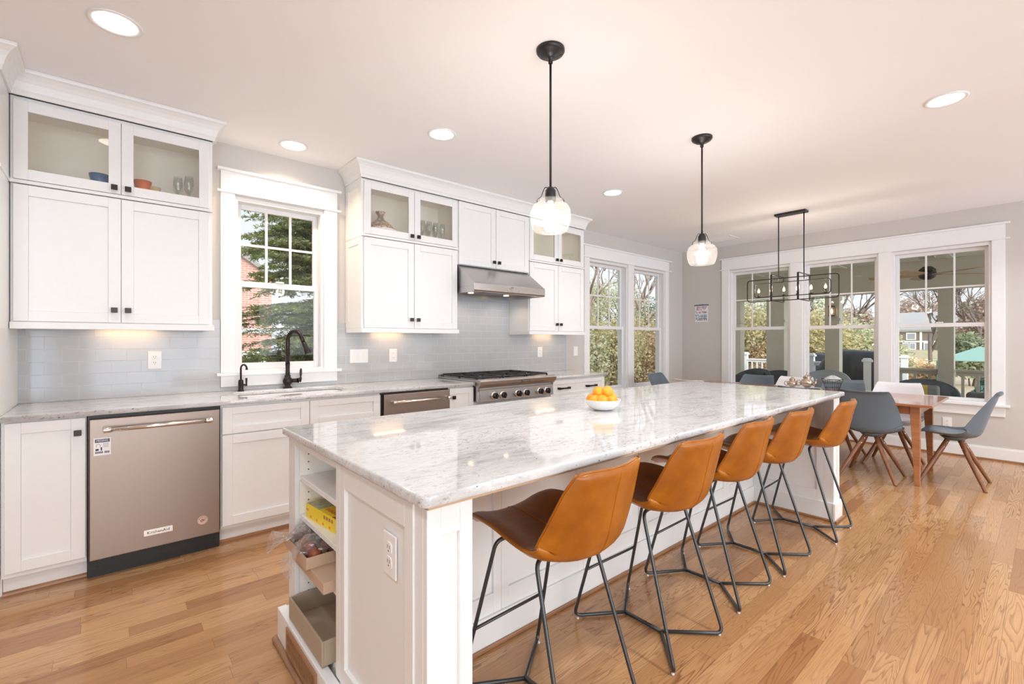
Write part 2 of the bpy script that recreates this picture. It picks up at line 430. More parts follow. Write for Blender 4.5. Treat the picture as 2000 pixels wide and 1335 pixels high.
M_greyshell = pmat('slate_grey_plastic', (0.125, 0.165, 0.205), 0.34)
M_greypad = pmat('slate_grey_leatherette', (0.11, 0.15, 0.185), 0.28)
M_whiteshell = pmat('white_shell_plastic', (0.80, 0.80, 0.84), 0.3)
M_cera = pmat('white_ceramic', (0.86, 0.86, 0.87), 0.12, coat=0.5)
M_silver = pmat('antique_silver', (0.60, 0.51, 0.43), 0.22, 1.0)
M_card = painted('kraft_cardboard', (0.56, 0.40, 0.28), 0.7, 0.05, 0.1, 60)
M_tray = painted('khaki_linen_board', (0.43, 0.345, 0.25), 0.75, 0.06, 0.15, 200)
M_orange = pmat('orange_peel', (0.95, 0.36, 0.02), 0.38); t = NT(M_orange)
t.ln(t.ramp(t.noise(t.pos((20, 20, 20), False), 1.0, 3), [(0.3, (0.90, 0.27, 0.012)), (0.7, (1.0, 0.45, 0.03))]), t.b.inputs['Base Color'])
t.bump(t.noise(t.pos((350, 350, 350), False), 1.0, 1), 0.15, 0.001)

def glassmat(name, tint=(1, 1, 1), ior=1.45, rough=0.0, bump=0, white=0.0, refl=1.0):
    m = bpy.data.materials.new(name); m.use_nodes = True; n = m.node_tree.nodes; l = m.node_tree.links
    for x in list(n):
        if x.type == 'BSDF_PRINCIPLED': n.remove(x)
    out = n['Material Output']
    tr = n.new('ShaderNodeBsdfTransparent'); tr.inputs[0].default_value = (*tint, 1)
    gl = n.new('ShaderNodeBsdfGlossy'); gl.inputs['Roughness'].default_value = rough
    fr = n.new('ShaderNodeLayerWeight'); fr.inputs[0].default_value = 0.5      # grazing reflection, alike from both sides
    f0 = ((ior-1)/(ior+1))**2
    pw_ = n.new('ShaderNodeMath'); pw_.operation = 'POWER'; pw_.inputs[1].default_value = 5.0; l.new(fr.outputs['Facing'], pw_.inputs[0])
    ma_ = n.new('ShaderNodeMath'); ma_.operation = 'MULTIPLY_ADD'; ma_.inputs[1].default_value = 1-f0; ma_.inputs[2].default_value = f0; l.new(pw_.outputs[0], ma_.inputs[0])
    mx = n.new('ShaderNodeMixShader'); f = ma_.outputs[0]
    if refl != 1.0:
        mm = n.new('ShaderNodeMath'); mm.operation = 'MULTIPLY'; mm.inputs[1].default_value = refl; l.new(f, mm.inputs[0]); f = mm.outputs[0]
    l.new(f, mx.inputs[0]); l.new(tr.outputs[0], mx.inputs[1]); l.new(gl.outputs[0], mx.inputs[2])
    last = mx
    if white:
        df = n.new('ShaderNodeBsdfTranslucent'); df.inputs[0].default_value = (1, 0.97, 0.93, 1)
        d2 = n.new('ShaderNodeBsdfDiffuse'); d2.inputs[0].default_value = (1, 0.98, 0.95, 1)
        a = n.new('ShaderNodeMixShader'); a.inputs[0].default_value = 0.5; l.new(df.outputs[0], a.inputs[1]); l.new(d2.outputs[0], a.inputs[2])
        m2 = n.new('ShaderNodeMixShader'); m2.inputs[0].default_value = white; l.new(mx.outputs[0], m2.inputs[1]); l.new(a.outputs[0], m2.inputs[2]); last = m2
        if bump:
            no = n.new('ShaderNodeTexNoise'); no.inputs['Scale'].default_value = 90; no.inputs['Detail'].default_value = 3
            g_ = n.new('ShaderNodeTexCoord'); l.new(g_.outputs['Object'], no.inputs['Vector'])
            r_ = n.new('ShaderNodeMapRange'); r_.inputs[1].default_value = 0.35; r_.inputs[2].default_value = 0.7; r_.inputs[3].default_value = white*0.5; r_.inputs[4].default_value = white*1.6
            l.new(no.outputs['Fac'], r_.inputs[0]); l.new(r_.outputs[0], m2.inputs[0])
    if bump:
        no2 = n.new('ShaderNodeTexNoise'); no2.inputs['Scale'].default_value = 60
        g2 = n.new('ShaderNodeTexCoord'); l.new(g2.outputs['Object'], no2.inputs['Vector'])
        bp = n.new('ShaderNodeBump'); bp.inputs['Strength'].default_value = bump; l.new(no2.outputs['Fac'], bp.inputs['Height']); l.new(bp.outputs[0], gl.inputs['Normal'])
    l.new(last.outputs[0], out.inputs[0])
    return m
M_glass = glassmat('window_glass', (0.97, 0.98, 0.97), 1.52, refl=0.35)
M_cabglass = glassmat('cabinet_glass', (1.0, 0.99, 0.965), 1.6)
M_drink = glassmat('drinking_glass', (0.93, 0.95, 0.95), 1.9)
M_seeded = glassmat('seeded_pendant_glass', (0.99, 0.97, 0.94), 1.5, 0.03, 0.6, 0.028)
M_cello = glassmat('cellophane', (0.93, 0.91, 0.90), 1.7, 0.10, 0.6, 0.16)
def emis(name, col, s):
    m = bpy.data.materials.new(name); m.use_nodes = True; n = m.node_tree.nodes
    b = n['Principled BSDF']; b.inputs['Base Color'].default_value = (*col, 1)
    b.inputs['Emission Color'].default_value = (*col, 1); b.inputs['Emission Strength'].default_value = s
    return m
M_bulb = emis('pendant_bulb', (1.0, 0.86, 0.66), 14)
M_candle = emis('candle_bulb', (1.0, 0.60, 0.26), 7)
M_lens = emis('downlight_lens', (1.0, 0.93, 0.82), 6)
M_puck = emis('puck_lens', (1.0, 0.72, 0.42), 3)

# ------------------------------------------------------------------ room shell
def holes_wall(mb, plane, a0, a1, z0, z1, c0, c1, holes):
    xs = sorted({a0, a1, *[h[0] for h in holes], *[h[1] for h in holes]}); zs = sorted({z0, z1, *[h[2] for h in holes], *[h[3] for h in holes]})
    for i in range(len(xs)-1):
        for j in range(len(zs)-1):
            ax, az = (xs[i]+xs[i+1])/2, (zs[j]+zs[j+1])/2
            if any(h[0] < ax < h[1] and h[2] < az < h[3] for h in holes): continue
            if plane == 'y': mb.box(xs[i], c0, zs[j], xs[i+1], c1, zs[j+1])
            else: mb.box(c0, xs[i], zs[j], c1, xs[i+1], zs[j+1])
    return mb
W1 = (0.712, 1.362, 1.05, 2.365)
WD = [(4.80, 5.66, 0.60, 2.37), (5.805, 6.655, 0.60, 2.37)]
WE = [(2.358, 3.205, 0.60, 2.352), (1.373, 2.208, 0.60, 2.352), (0.399, 1.245, 0.60, 2.352)]
WR = [(-2.9, -0.7, 0.12, 2.55), (-0.3, 2.1, 0.12, 2.55), (2.5, 4.7, 0.12, 2.55), (5.0, 6.9, 0.12, 2.55)]     # unseen windows of the living side, behind the camera, enlarged for fill light
WN = []
T = 0.16
o = MB().box(NX, RY, -0.12, EX, WY, 0.0).build('floor', M_floor); tag(o, kind='structure')
o = MB().box(NX-T, RY-T, CH, EX+T, WY+T, CH+0.14).build('ceiling', M_ceil); tag(o, kind='structure')
o = holes_wall(MB(), 'y', NX, EX, 0, CH, WY, WY+T, [W1]+WD).build('wall_back', M_wall); tag(o, kind='structure')
o = holes_wall(MB(), 'x', RY, WY+T, 0, CH, EX, EX+T, WE).build('wall_end', M_wall); tag(o, kind='structure')
o = holes_wall(MB(), 'y', NX-T, EX+T, 0, CH, RY-T, RY, WR).build('wall_right', M_wall); tag(o, kind='structure')
o = holes_wall(MB(), 'x', RY, WY+T, 0, CH, NX-T, NX, WN).build('wall_near', M_wall); tag(o, kind='structure')

def window(idx, plane, op, inner, zmeet, muntin_z, cols=3, simple=False, sign=1):
    a0, a1, z0, z1 = op
    w = thing('window_%d' % idx, None, None, (0, 0, 0), kind='structure')
    def B(mb, p0, p1, q0, q1, r0, r1):
        b0, b1 = inner+sign*q0, inner+sign*q1
        if plane == 'y': mb.box(p0, b0, r0, p1, b1, r1)
        else: mb.box(b0, p0, r0, b1, p1, r1)
    f = MB(); j = 0.022
    B(f, a0, a0+j, 0.0, 0.15, z0, z1); B(f, a1-j, a1, 0.0, 0.15, z0, z1)
    B(f, a0+j, a1-j, 0.0, 0.15, z1-0.03, z1); B(f, a0+j, a1-j, 0.0, 0.15, z0, z0+0.018)
    f.build('frame', M_vinyl, w)
    s = 0.036; e0, e1 = a0+j, a1-j
    def sash(name, za, zb, d0, d1, top, bot):
        m = MB(); B(m, e0, e0+s, d0, d1, za, zb); B(m, e1-s, e1, d0, d1, za, zb)
        B(m, e0+s, e1-s, d0, d1, zb-top, zb); B(m, e0+s, e1-s, d0, d1, za, za+bot)
        q = m.build(name, M_vinyl, w, bevel=0.003)
        g = MB(); dm = (d0+d1)/2; B(g, e0+s-0.004, e1-s+0.004, dm-0.002, dm+0.002, za+bot-0.004, zb-top+0.004)
        g.build('pane', M_glass, q)
        return q
    lo = sash('lower_sash', z0+0.018, zmeet+0.02, 0.050, 0.080, 0.045, 0.030 if z0 < 1 else 0.048)
    up = sash('upper_sash', zmeet-0.02, z1-0.03, 0.084, 0.112, 0.038, 0.040)
    if not simple:
        m = MB(); zl, zh = zmeet+0.02, z1-0.068
        for k in range(1, cols):
            a = e0+s+(e1-e0-2*s)*k/cols; B(m, a-0.009, a+0.009, 0.086, 0.096, zl, zh)
        B(m, e0+s, e1-s, 0.087, 0.095, muntin_z-0.009, muntin_z+0.009)
        m.build('muntin', M_vinyl, up)
        l = MB(); am = (a0+a1)/2; B(l, am-0.03, am+0.03, 0.04, 0.066, zmeet+0.02, zmeet+0.034); l.build('sash_lock', M_vinyl, lo, bevel=0.003)
    return w
window(1, 'y', W1, WY, 1.722, 2.027)
window(2, 'y', WD[0], WY, 1.468, 1.905); window(3, 'y', WD[1], WY, 1.468, 1.905)
window(4, 'x', WE[0], EX, 1.467, 1.898); window(5, 'x', WE[1], EX, 1.467, 1.898); window(6, 'x', WE[2], EX, 1.467, 1.898)
for k, op in enumerate(WR): window(7+k, 'y', op, RY, 1.4, 1.9, simple=True, sign=-1)
for k, op in enumerate(WN): window(11+k, 'x', op, NX, 1.4, 1.9, simple=True, sign=-1)
for op in WR: portal(((op[0]+op[1])/2, RY-T-0.01, 1.34), (math.radians(90), 0, 0), op[1]-op[0], 2.4)
for op in WN: portal((NX-T-0.01, (op[0]+op[1])/2, 1.35), (math.radians(90), 0, math.radians(-90)), 1.7, 2.2)

def casing(idx, plane, ops, inner, outer_a, caps, head, stool, apron, sign=-1):
    m = MB()
    def B(p0, p1, d, r0, r1):
        if plane == 'y': m.box(p0, inner-d, r0, p1, inner-0.0005, r1)
        else: m.box(inner-d, p0, r0, inner-0.0005, p1, r1)
    ops = sorted(ops); zb = ops[0][2]; zt = head[0]
    edges = [outer_a[0]] + [v for o_ in ops for v in o_[:2]] + [outer_a[1]]
    for i in range(0, len(edges), 2): B(edges[i], edges[i+1], 0.019, zb, zt)
    B(caps[0], caps[1], 0.032, head[0], head[0]+0.016)
    B(outer_a[0], outer_a[1], 0.022, head[0]+0.016, head[1]-0.02)
    B(caps[0], caps[1], 0.042, head[1]-0.02, head[1])
    B(stool[0], stool[1], 0.055, zb-0.022, zb); B(outer_a[0], outer_a[1], 0.019, apron, zb-0.022)
    o = m.build('trim_%d' % idx, M_trim, bevel=0.002); tag(o, kind='structure')
casing(1, 'y', [W1], WY, (0.62, 1.470), (0.597, 1.50), (2.378, 2.556), (0.592, 1.497), 0.945)
casing(2, 'y', WD, WY, (4.695, 6.757), (4.65, 6.82), (2.38, 2.55), (4.65, 6.80), 0.49)
casing(3, 'x', WE, EX, (0.298, 3.317), (0.262, 3.347), (2.362, 2.545), (0.262, 3.347), 0.472)
for k, (pl, ops, inn, sg) in enumerate((('y', WR, RY, 1),)):
    m = MB()
    for op in ops:
        for (p0, p1, r0, r1) in ((op[0]-0.1, op[0], op[2]-0.1, op[3]+0.12), (op[1], op[1]+0.1, op[2]-0.1, op[3]+0.12), (op[0], op[1], op[3], op[3]+0.12), (op[0], op[1], op[2]-0.1, op[2])):
            if pl == 'y': m.box(p0, inn+0.0005, r0, p1, inn+0.02, r1)
            else: m.box(inn+0.0005, p0, r0, inn+0.02, p1, r1)
    tag(m.build('trim_%d' % (4+k), M_trim), kind='structure')

# baseboards with brown shoe moulding
def base_run(name, plane, inner, a0, a1, sgn=-1):
    m = MB()
    def B(d, z0, z1, mi):
        c0, c1 = inner, inner+sgn*d
        if plane == 'y': m.box(a0, c0, z0, a1, c1, z1, mi)
        else: m.box(c0, a0, z0, c1, a1, z1, mi)
    B(0.016, 0.0, 0.125, 0); B(0.011, 0.125, 0.14, 0)
    q0, q1 = inner+sgn*0.016, inner+sgn*0.032
    if plane == 'y': m.prism([(q0, 0.0005), (q1, 0.0005), (q1, 0.010), (inner+sgn*0.024, 0.018), (q0, 0.019)], 'x', a0, a1, 1)
    else: m.box(q0, a0, 0.0005, q1, a1, 0.018, 1)
    tag(m.build(name, [M_trim, M_shoe]), kind='structure')
base_run('baseboard_back', 'y', WY, 4.37, EX-0.033)
base_run('baseboard_end', 'x', EX, RY, WY)
base_run('baseboard_right', 'y', RY, NX, EX-0.033, 1)
base_run('baseboard_near', 'x', NX, RY+0.033, WY, 1)

# tiled backsplash
m = MB(); ys0, ys1 = WY-0.009, WY-0.0005
m.box(-0.404, ys0, 0.915, 0.618, ys1, 1.438); m.box(0.618, ys0, 0.915, 1.472, ys1, 0.943)
m.box(1.472, ys0, 0.915, 2.492, ys1, 1.438); m.box(2.492, ys0, 0.915, 3.408, ys1, 1.80); m.box(3.408, ys0, 0.915, 4.357, ys1, 1.438)
tag(m.build('trim_5', M_tile), kind='structure')

# ceiling register
v = thing('ceiling_vent', 'white slotted air register flush in the ceiling near the far corner', 'vent', (6.62, 3.05, CH))
m = MB(); m.box(6.44, 2.87, CH-0.006, 6.80, 2.90, CH-0.0005); m.box(6.44, 3.22, CH-0.006, 6.80, 3.25, CH-0.0005)
m.box(6.44, 2.90, CH-0.006, 6.47, 3.22, CH-0.0005); m.box(6.77, 2.90, CH-0.006, 6.80, 3.22, CH-0.0005); m.build('frame', M_trim, v)
m = MB()
for k in range(13): m.box(6.475+k*0.023, 2.90, CH-0.005, 6.488+k*0.023, 3.22, CH-0.0005)
m.build('slat', M_ceil, v)

# ------------------------------------------------------------------ cabinets
UF, UD = 3.665, 3.645      # upper cabinets: face frame, door face
def knob(x, z, yface, parent):
    m = MB(); m.cyl((x, yface, z), (x, yface-0.014, z), 0.006, 0.007, 10)
    m.box(x-0.015, yface-0.028, z-0.015, x+0.015, yface-0.013, z+0.015)
    return m.build('knob', M_bronze, parent, bevel=0.003)
def pull(x0, x1, z, yface, parent):
    m = MB()
    for x in (x0+0.006, x1-0.006): m.box(x-0.007, yface-0.026, z-0.010, x+0.007, yface, z+0.010)
    r = []
    for k in range(9):
        t_ = k/8; x = x0+(x1-x0)*t_; s_ = abs(2*t_-1)**2
        h, y = 0.007+0.006*s_, yface-0.030-0.004*(1-s_)
        r.append([(x, y-0.005, z-h), (x, y+0.005, z-h), (x, y+0.005, z+h), (x, y-0.005, z+h)])
    m.ring_sweep(r, smooth=False)
    return m.build('handle', M_bronze, parent, bevel=0.001)
def shaker(name, x0, x1, z0, z1, yf, parent, mat=None, stile=0.057, glass=False, th=0.020, rail=None):
    rl = rail or stile
    m = MB(); m.box(x0, yf, z0, x0+stile, yf+th, z1); m.box(x1-stile, yf, z0, x1, yf+th, z1)
    m.box(x0+stile, yf, z0, x1-stile, yf+th, z0+rl); m.box(x0+stile, yf, z1-rl, x1-stile, yf+th, z1)
    if not glass: m.box(x0+stile, yf+0.009, z0+rl, x1-stile, yf+th-0.002, z1-rl)
    q = m.build(name, mat or M_cab, parent, bevel=0.0015, segs=1)
    if glass:
        g = MB(); g.box(x0+stile-0.004, yf+0.010, z0+rl-0.004, x1-stile+0.004, yf+0.013, z1-rl+0.004); g.build('glass_pane', M_cabglass, q)
    return q
def hollow(mb, x0, x1, y0, y1, z0, z1, t_=0.018):
    mb.box(x0, y0, z0, x0+t_, y1, z1); mb.box(x1-t_, y0, z0, x1, y1, z1)
    mb.box(x0+t_, y0, z0, x1-t_, y1, z0+t_); mb.box(x0+t_, y0, z1-t_, x1-t_, y1, z1); mb.box(x0+t_, y1-0.01, z0+t_, x1-t_, y1, z1-t_)
def glass_cabinet(x0, x1, xs, label, extra_shelf=False):
    c = thing('glass_door_cabinet', label, 'cabinet', ((x0+x1)/2, (UF+WY)/2, 2.141), group='short glass-fronted cabinets under the crown')
    m = MB(); hollow(m, x0, x1, UF, WY-0.001, 2.142, 2.612); m.build('body', [M_cabin], c)
    m = MB(); m.box(x0, UF-0.004, 2.142, x1, UF, 2.160); m.box(x0-0.001, UF-0.024, 2.1405, x1+0.001, UF-0.004, 2.158); m.box(x0, UF-0.004, 2.593, x1, UF, 2.612)
    m.box(x0, UF-0.004, 2.160, x0+0.012, UF, 2.593); m.box(x1-0.012, UF-0.004, 2.160, x1, UF, 2.593)
    m.build('face_frame', M_cab, c)
    d0, d1, d2, d3 = xs
    a = shaker('door', d0, d1, 2.163, 2.592, UD, c, glass=True, stile=0.056, rail=0.058); knob(d1-0.030, 2.196, UD, a)
    b = shaker('door', d2, d3, 2.163, 2.592, UD, c, glass=True, stile=0.056, rail=0.058); knob(d2+0.030, 2.196, UD, b)
    return c
def wall_cabinet(x0, x1, z0, z1, xs, label, rail=True, rx=(0, 0), kz=0.078):
    c = thing('wall_cabinet', label, 'cabinet', ((x0+x1)/2, (UF+WY)/2, z0), group='shaker wall cabinets')
    m = MB(); m.box(x0, UF, z0, x1, WY-0.001, z1); m.build('body', M_cab, c)
    d0, d1, d2, d3 = xs
    a = shaker('door', d0, d1, z0+0.004, z1-0.005, UD, c); knob(d1-0.030, z0+kz, UD, a)
    b = shaker('door', d2, d3, z0+0.004, z1-0.005, UD, c); knob(d2+0.030, z0+kz, UD, b)
    if rail:
        r = MB(); r.box(x0+rx[0], UD-0.012, z0-0.038, x1+rx[1], UD+0.010, z0-0.001); r.box(x0+rx[0], UD+0.010, z0-0.038, x0+rx[0]+0.02, WY-0.012, z0-0.001)
        r.box(x1+rx[1]-0.02, UD+0.010, z0-0.038, x1+rx[1], WY-0.012, z0-0.001); r.build('light_rail', M_cab, c, bevel=0.002)
    return c
wall_cabinet(-0.400, 0.524, 1.390, 2.139, (-0.388, 0.056, 0.059, 0.504), 'wide white two-door wall cabinet left of the sink window', rx=(0, 0.008))
gc1 = glass_cabinet(-0.400, 0.524, (-0.388, 0.056, 0.059, 0.504), 'short glass-door cabinet left of the sink window, holding blue and orange cups')
c = wall_cabinet(1.556, 2.490, 1.390, 2.139, (1.573, 2.026, 2.031, 2.481), 'white two-door wall cabinet between the sink window and the range hood', rx=(-0.008, 0.004))
m = MB()   # applied panels on the side that faces the window
for (z0, z1) in ((1.39, 2.139),):
    m.box(1.550, UD+0.012, z0, 1.556, UD+0.062, z1); m.box(1.550, WY-0.06, z0, 1.556, WY-0.002, z1); m.box(1.550, UD+0.062, z1-0.06, 1.556, WY-0.06, z1); m.box(1.550, UD+0.062, z0, 1.556, WY-0.06, z0+0.06)
m.build('side_panel', M_cab, c)
gc2 = glass_cabinet(1.556, 2.490, (1.573, 2.029, 2.033, 2.481), 'short glass-door cabinet between the window and the hood, holding a patterned tagine')
m = MB(); z0, z1 = 2.142, 2.612
m.box(1.550, UD+0.012, z0, 1.556, UD+0.062, z1); m.box(1.550, WY-0.06, z0, 1.556, WY-0.002, z1); m.box(1.550, UD+0.062, z1-0.06, 1.556, WY-0.06, z1); m.box(1.550, UD+0.062, z0, 1.556, WY-0.06, z0+0.06)
m.build('side_panel', M_cab, gc2)
wall_cabinet(2.493, 3.407, 2.008, 2.612, (2.500, 2.946, 2.951, 3.400), 'white two-door wall cabinet directly above the steel range hood', rail=False, kz=0.060)
wall_cabinet(3.410, 4.310, 1.390, 2.139, (3.418, 3.856, 3.861, 4.302), 'white two-door wall cabinet right of the range hood', rx=(-0.010, 0.008))
gc3 = glass_cabinet(3.410, 4.310, (3.418, 3.856, 3.861, 4.302), 'short glass-door cabinet at the far right end of the upper cabinets')

def crown(path, prof, name, label):
    pts = [Vector((p[0], p[1], 0)) for p in path]; n = len(pts); rings = []
    nr = lambda a, b: Vector(((b-a).normalized().y, -(b-a).normalized().x, 0))
    for i, p in enumerate(pts):
        if i == 0: off = nr(pts[0], pts[1])
        elif i == n-1: off = nr(pts[-2], pts[-1])
        else:
            a, b = nr(pts[i-1], p), nr(p, pts[i+1]); s_ = a+b; off = s_ / (s_.dot(a))
        rings.append([p + off*d + Vector((0, 0, z)) for d, z in prof])
    m = MB(); m.ring_sweep(rings, smooth=False)
    o = m.build(name, M_cab); tag(o, label, 'molding'); return o
CP = [(-0.001, 2.613), (0.010, 2.613), (0.012, 2.632), (0.017, 2.640), (0.020, 2.655), (0.028, 2.678), (0.040, 2.700), (0.054, 2.715), (0.066, 2.722), (0.068, 2.728), (0.068, 2.7405), (-0.001, 2.7405)]
crown([(-1.30, 3.364), (-0.404, 3.364), (-0.404, 3.645), (0.526, 3.645), (0.526, 3.98)], CP, 'crown_molding', 'white crown molding stepping from the tall pantry to the left cabinets')
crown([(1.549, 3.98), (1.549, 3.645), (4.311, 3.645), (4.311, 3.98)], CP, 'crown_molding', 'long white crown molding above the cabinets flanking the range hood')

# tall pantry at the left edge
pn = thing('pantry_cabinet', 'tall white pantry cabinet cropped at the left edge of the room', 'cabinet', (-0.85, 3.66, 0))
m = MB(); m.box(-1.30, 3.372, 0.105, -0.404, WY-0.001, 2.612); m.box(-1.30, 3.45, 0, -0.404, WY-0.001, 0.105); m.build('body', M_cab, pn)
m = MB(); m.box(-1.30, 3.357, 2.140, -0.398, 3.372, 2.158); m.box(-0.404, 3.372, 2.140, -0.398, 3.64, 2.158); m.build('band', M_cab, pn)
for (z0, z1) in ((0.125, 0.875), (0.895, 2.135), (2.165, 2.60)):
    q = shaker('door', -1.28, -0.86, z0, z1, 3.352, pn); q = shaker('door', -0.855, -0.42, z0, z1, 3.352, pn)

# base cabinets
BF, BD = 3.392, 3.372
def base_cab(x0, x1, label, group='white base cabinets under the counter', open_top=False):
    c = thing('base_cabinet', label, 'cabinet', ((x0+x1)/2, 3.68, 0), group=group)
    m = MB()
    if open_top:
        m.box(x0, BF, 0.105, x1, BF+0.018, 0.883); m.box(x0, BF+0.018, 0.105, x0+0.018, WY-0.001, 0.883); m.box(x1-0.018, BF+0.018, 0.105, x1, WY-0.001, 0.883)
        m.box(x0+0.018, BF+0.018, 0.105, x1-0.018, WY-0.001, 0.123); m.box(x0+0.018, WY-0.012, 0.123, x1-0.018, WY-0.001, 0.883)
    else: m.box(x0, BF, 0.105, x1, WY-0.001, 0.883)
    m.box(x0, 3.452, 0, x1, WY-0.001, 0.105)
    m.build('body', M_cab, c)
    m = MB(); m.prism([(3.452, 0.001), (3.438, 0.001), (3.440, 0.012), (3.447, 0.018), (3.452, 0.019)], 'x', x0, x1); m.build('shoe_molding', M_shoe, c)
    return c
c = base_cab(-0.402, -0.089, 'narrow white base cabinet between the pantry and the large dishwasher')
q = shaker('door', -0.389, -0.093, 0.130, 0.876, BD, c); knob(-0.123, 0.800, BD, q)
c = base_cab(0.528, 1.586, 'wide white sink base cabinet right of the large dishwasher', open_top=True)
for (a, b) in ((0.535, 1.058), (1.062, 1.583)):
    shaker('drawer_front', a, b, 0.700, 0.868, BD, c, rail=0.045); shaker('door', a, b, 0.126, 0.694, BD, c)
c = base_cab(2.212, 2.474, 'narrow white base cabinet between the drawer appliance and the rangetop')
q = shaker('door', 2.216, 2.470, 0.126, 0.872, BD, c, stile=0.05); knob(2.250, 0.795, BD, q)
c = thing('base_cabinet', 'white base cabinet beneath the rangetop', 'cabinet', (2.96, 3.68, 0), group='white base cabinets under the counter')
m = MB(); m.box(2.477, BF, 0.105, 3.444, WY-0.001, 0.735); m.box(2.477, 3.452, 0, 3.444, WY-0.001, 0.105); m.build('body', M_cab, c)
for (a, b) in ((2.481, 2.958), (2.962, 3.440)): q = shaker('door', a, b, 0.126, 0.715, BD, c); knob(2.93 if a < 2.6 else 2.99, 0.66, BD, q)
c = base_cab(3.447, 4.350, 'white drawer cabinet right of the rangetop, with long dark handles')
q = shaker('drawer', 3.452, 4.345, 0.690, 0.868, BD, c, rail=0.045); pull(3.567, 3.739, 0.782, BD+0.009, q); pull(4.021, 4.190, 0.782, BD+0.009, q)
q = shaker('drawer', 3.452, 4.345, 0.410, 0.684, BD, c); pull(3.567, 3.739, 0.56, BD+0.009, q); pull(4.021, 4.190, 0.56, BD+0.009, q)
q = shaker('drawer', 3.452, 4.345, 0.126, 0.404, BD, c); pull(3.567, 3.739, 0.27, BD+0.009, q); pull(4.021, 4.190, 0.27, BD+0.009, q)

# countertops on the cabinet wall
ct = plate('countertop', [[(-0.402, 3.347), (2.474, 3.347), (2.474, 3.974), (-0.402, 3.974)], rrect(0.665, 3.475, 1.425, 3.865, 0.07)], 0.8845, 0.914, M_granite, bev=0.005)
tag(ct, 'long polished granite countertop around the sink, left of the rangetop', 'countertop')
ct = plate('countertop', [[(3.448, 3.347), (4.378, 3.347), (4.378, 3.974), (3.448, 3.974)]], 0.8845, 0.914, M_granite, bev=0.005)
tag(ct, 'short granite countertop right of the rangetop', 'countertop')
# sink bowl
m = MB(); n_ = 6
outer = rrect(0.667, 3.477, 1.423, 3.863, 0.07, 6)
rings = [[(p[0], p[1], z) for p in outer] for z in (0.8835, 0.72)]
inn = rrect(0.70, 3.51, 1.39, 3.83, 0.06, 6); rings.append([(p[0], p[1], 0.69) for p in inn])
m.ring_sweep(rings, caps=False); b_ = len(m.v); m.v += [Vector((p[0], p[1], 0.69)) for p in inn]; m.f.append(tuple(range(b_, b_+len(inn)))); m.mi.append(0); m.sm.append(False)
sk = m.build('sink', M_cera, recalc=False); tag(sk, 'white undermount sink bowl set in the granite below the window', 'sink')

# ------------------------------------------------------------------ dishwasher
d = thing('dishwasher', 'large stainless dishwasher with bar handle, nameplate and black kick plate', 'dishwasher', (0.22, 3.66, 0))
m = MB(); m.box(-0.085, 3.385, 0.10, 0.524, 3.95, 0.880); m.build('body', M_black, d)
m = MB(); m.box(-0.078, 3.352, 0.106, 0.519, 3.384, 0.864); pd = m.build('door', M_steel, d, bevel=0.004)
m = MB(); m.box(-0.085, 3.392, 0.035, 0.524, 3.404, 0.099); m.box(-0.085, 3.404, 0.0, 0.524, 3.42, 0.035); m.build('kick_plate', M_black, d)
m = MB()
for x in (-0.050, 0.495): m.cyl((x, 3.392, 0.055), (x, 3.386, 0.055), 0.009, n=12)
m.build('screw', M_black, d)
def bar_handle(x0, x1, z, yf, parent, r=0.0115):
    m = MB(); m.tube([(x0+0.02, yf-0.045, z), (x1-0.02, yf-0.045, z)], r, 14); h = m.build('handle', M_chrome, parent)
    m = MB()
    for xa, xb in ((x0, x0+0.032), (x1-0.032, x1)):
        m.tube([(xa, yf-0.045, z), (xb, yf-0.045, z)], r*1.35, 16); xc = (xa+xb)/2
        m.tube([(xc, yf, z), (xc, yf-0.04, z)], [r*1.25, r*1.0], 12)
    m.build('handle_mount', M_chrome, h, bevel=0.001)
bar_handle(-0.021, 0.474, 0.808, 3.352, d)
m = MB(); m.box(0.150, 3.3495, 0.178, 0.284, 3.3525, 0.212); np_ = m.build('nameplate', M_chrome, d, bevel=0.001)
M_ink = pmat('black_ink', (0.02, 0.018, 0.02), 0.5)
lettering('lettering', 'KitchenAid', 0.0215, M_ink, face_my(0.217, 3.3490, 0.1945), np_, 0.0003, 1.08)
m = MB(); m.box(-0.061, 3.3508, 0.668, 0.010, 3.3516, 0.762); st = m.build('sticker', M_plate, d)
m = MB(); m.box(-0.055, 3.3503, 0.738, 0.005, 3.3507, 0.756); m.box(-0.053, 3.3503, 0.694, -0.040, 3.3507, 0.705); m.box(-0.032, 3.3503, 0.694, -0.026, 3.3507, 0.712)
for k in range(6): m.box(-0.022, 3.3503, 0.712+k*0.004, 0.003-0.004*(k % 2), 3.3507, 0.7128+k*0.004)
for k in range(11):
    if k != 6: m.box(-0.054+k*0.0054, 3.3503, 0.679, -0.0502+k*0.0054, 3.3507, 0.690)
m.build('print', pmat('navy_print', (0.05, 0.06, 0.12), 0.5), st)
m = MB(); m.tube([(-0.050, 3.3505, 0.715), (-0.048, 3.3505, 0.727), (-0.040, 3.3505, 0.731), (-0.033, 3.3505, 0.724), (-0.035, 3.3505, 0.714)], 0.0008, 5); m.build('drawing', M_slot, st)
lettering('lettering', 'MISSING', 0.0165, M_plate, face_my(-0.025, 3.3502, 0.747), st, 0.0001, 0.80)
m = MB(); m.lathe([(0.001, 0), (0.026, 0), (0.026, 0.0012), (0.001, 0.0012)], (0.430, 3.3515, 0.203), 32, ax='y', smooth=False); bd = m.build('badge', pmat('copper_badge', (0.72, 0.52, 0.42), 0.35, 0.3), d)
m = MB()
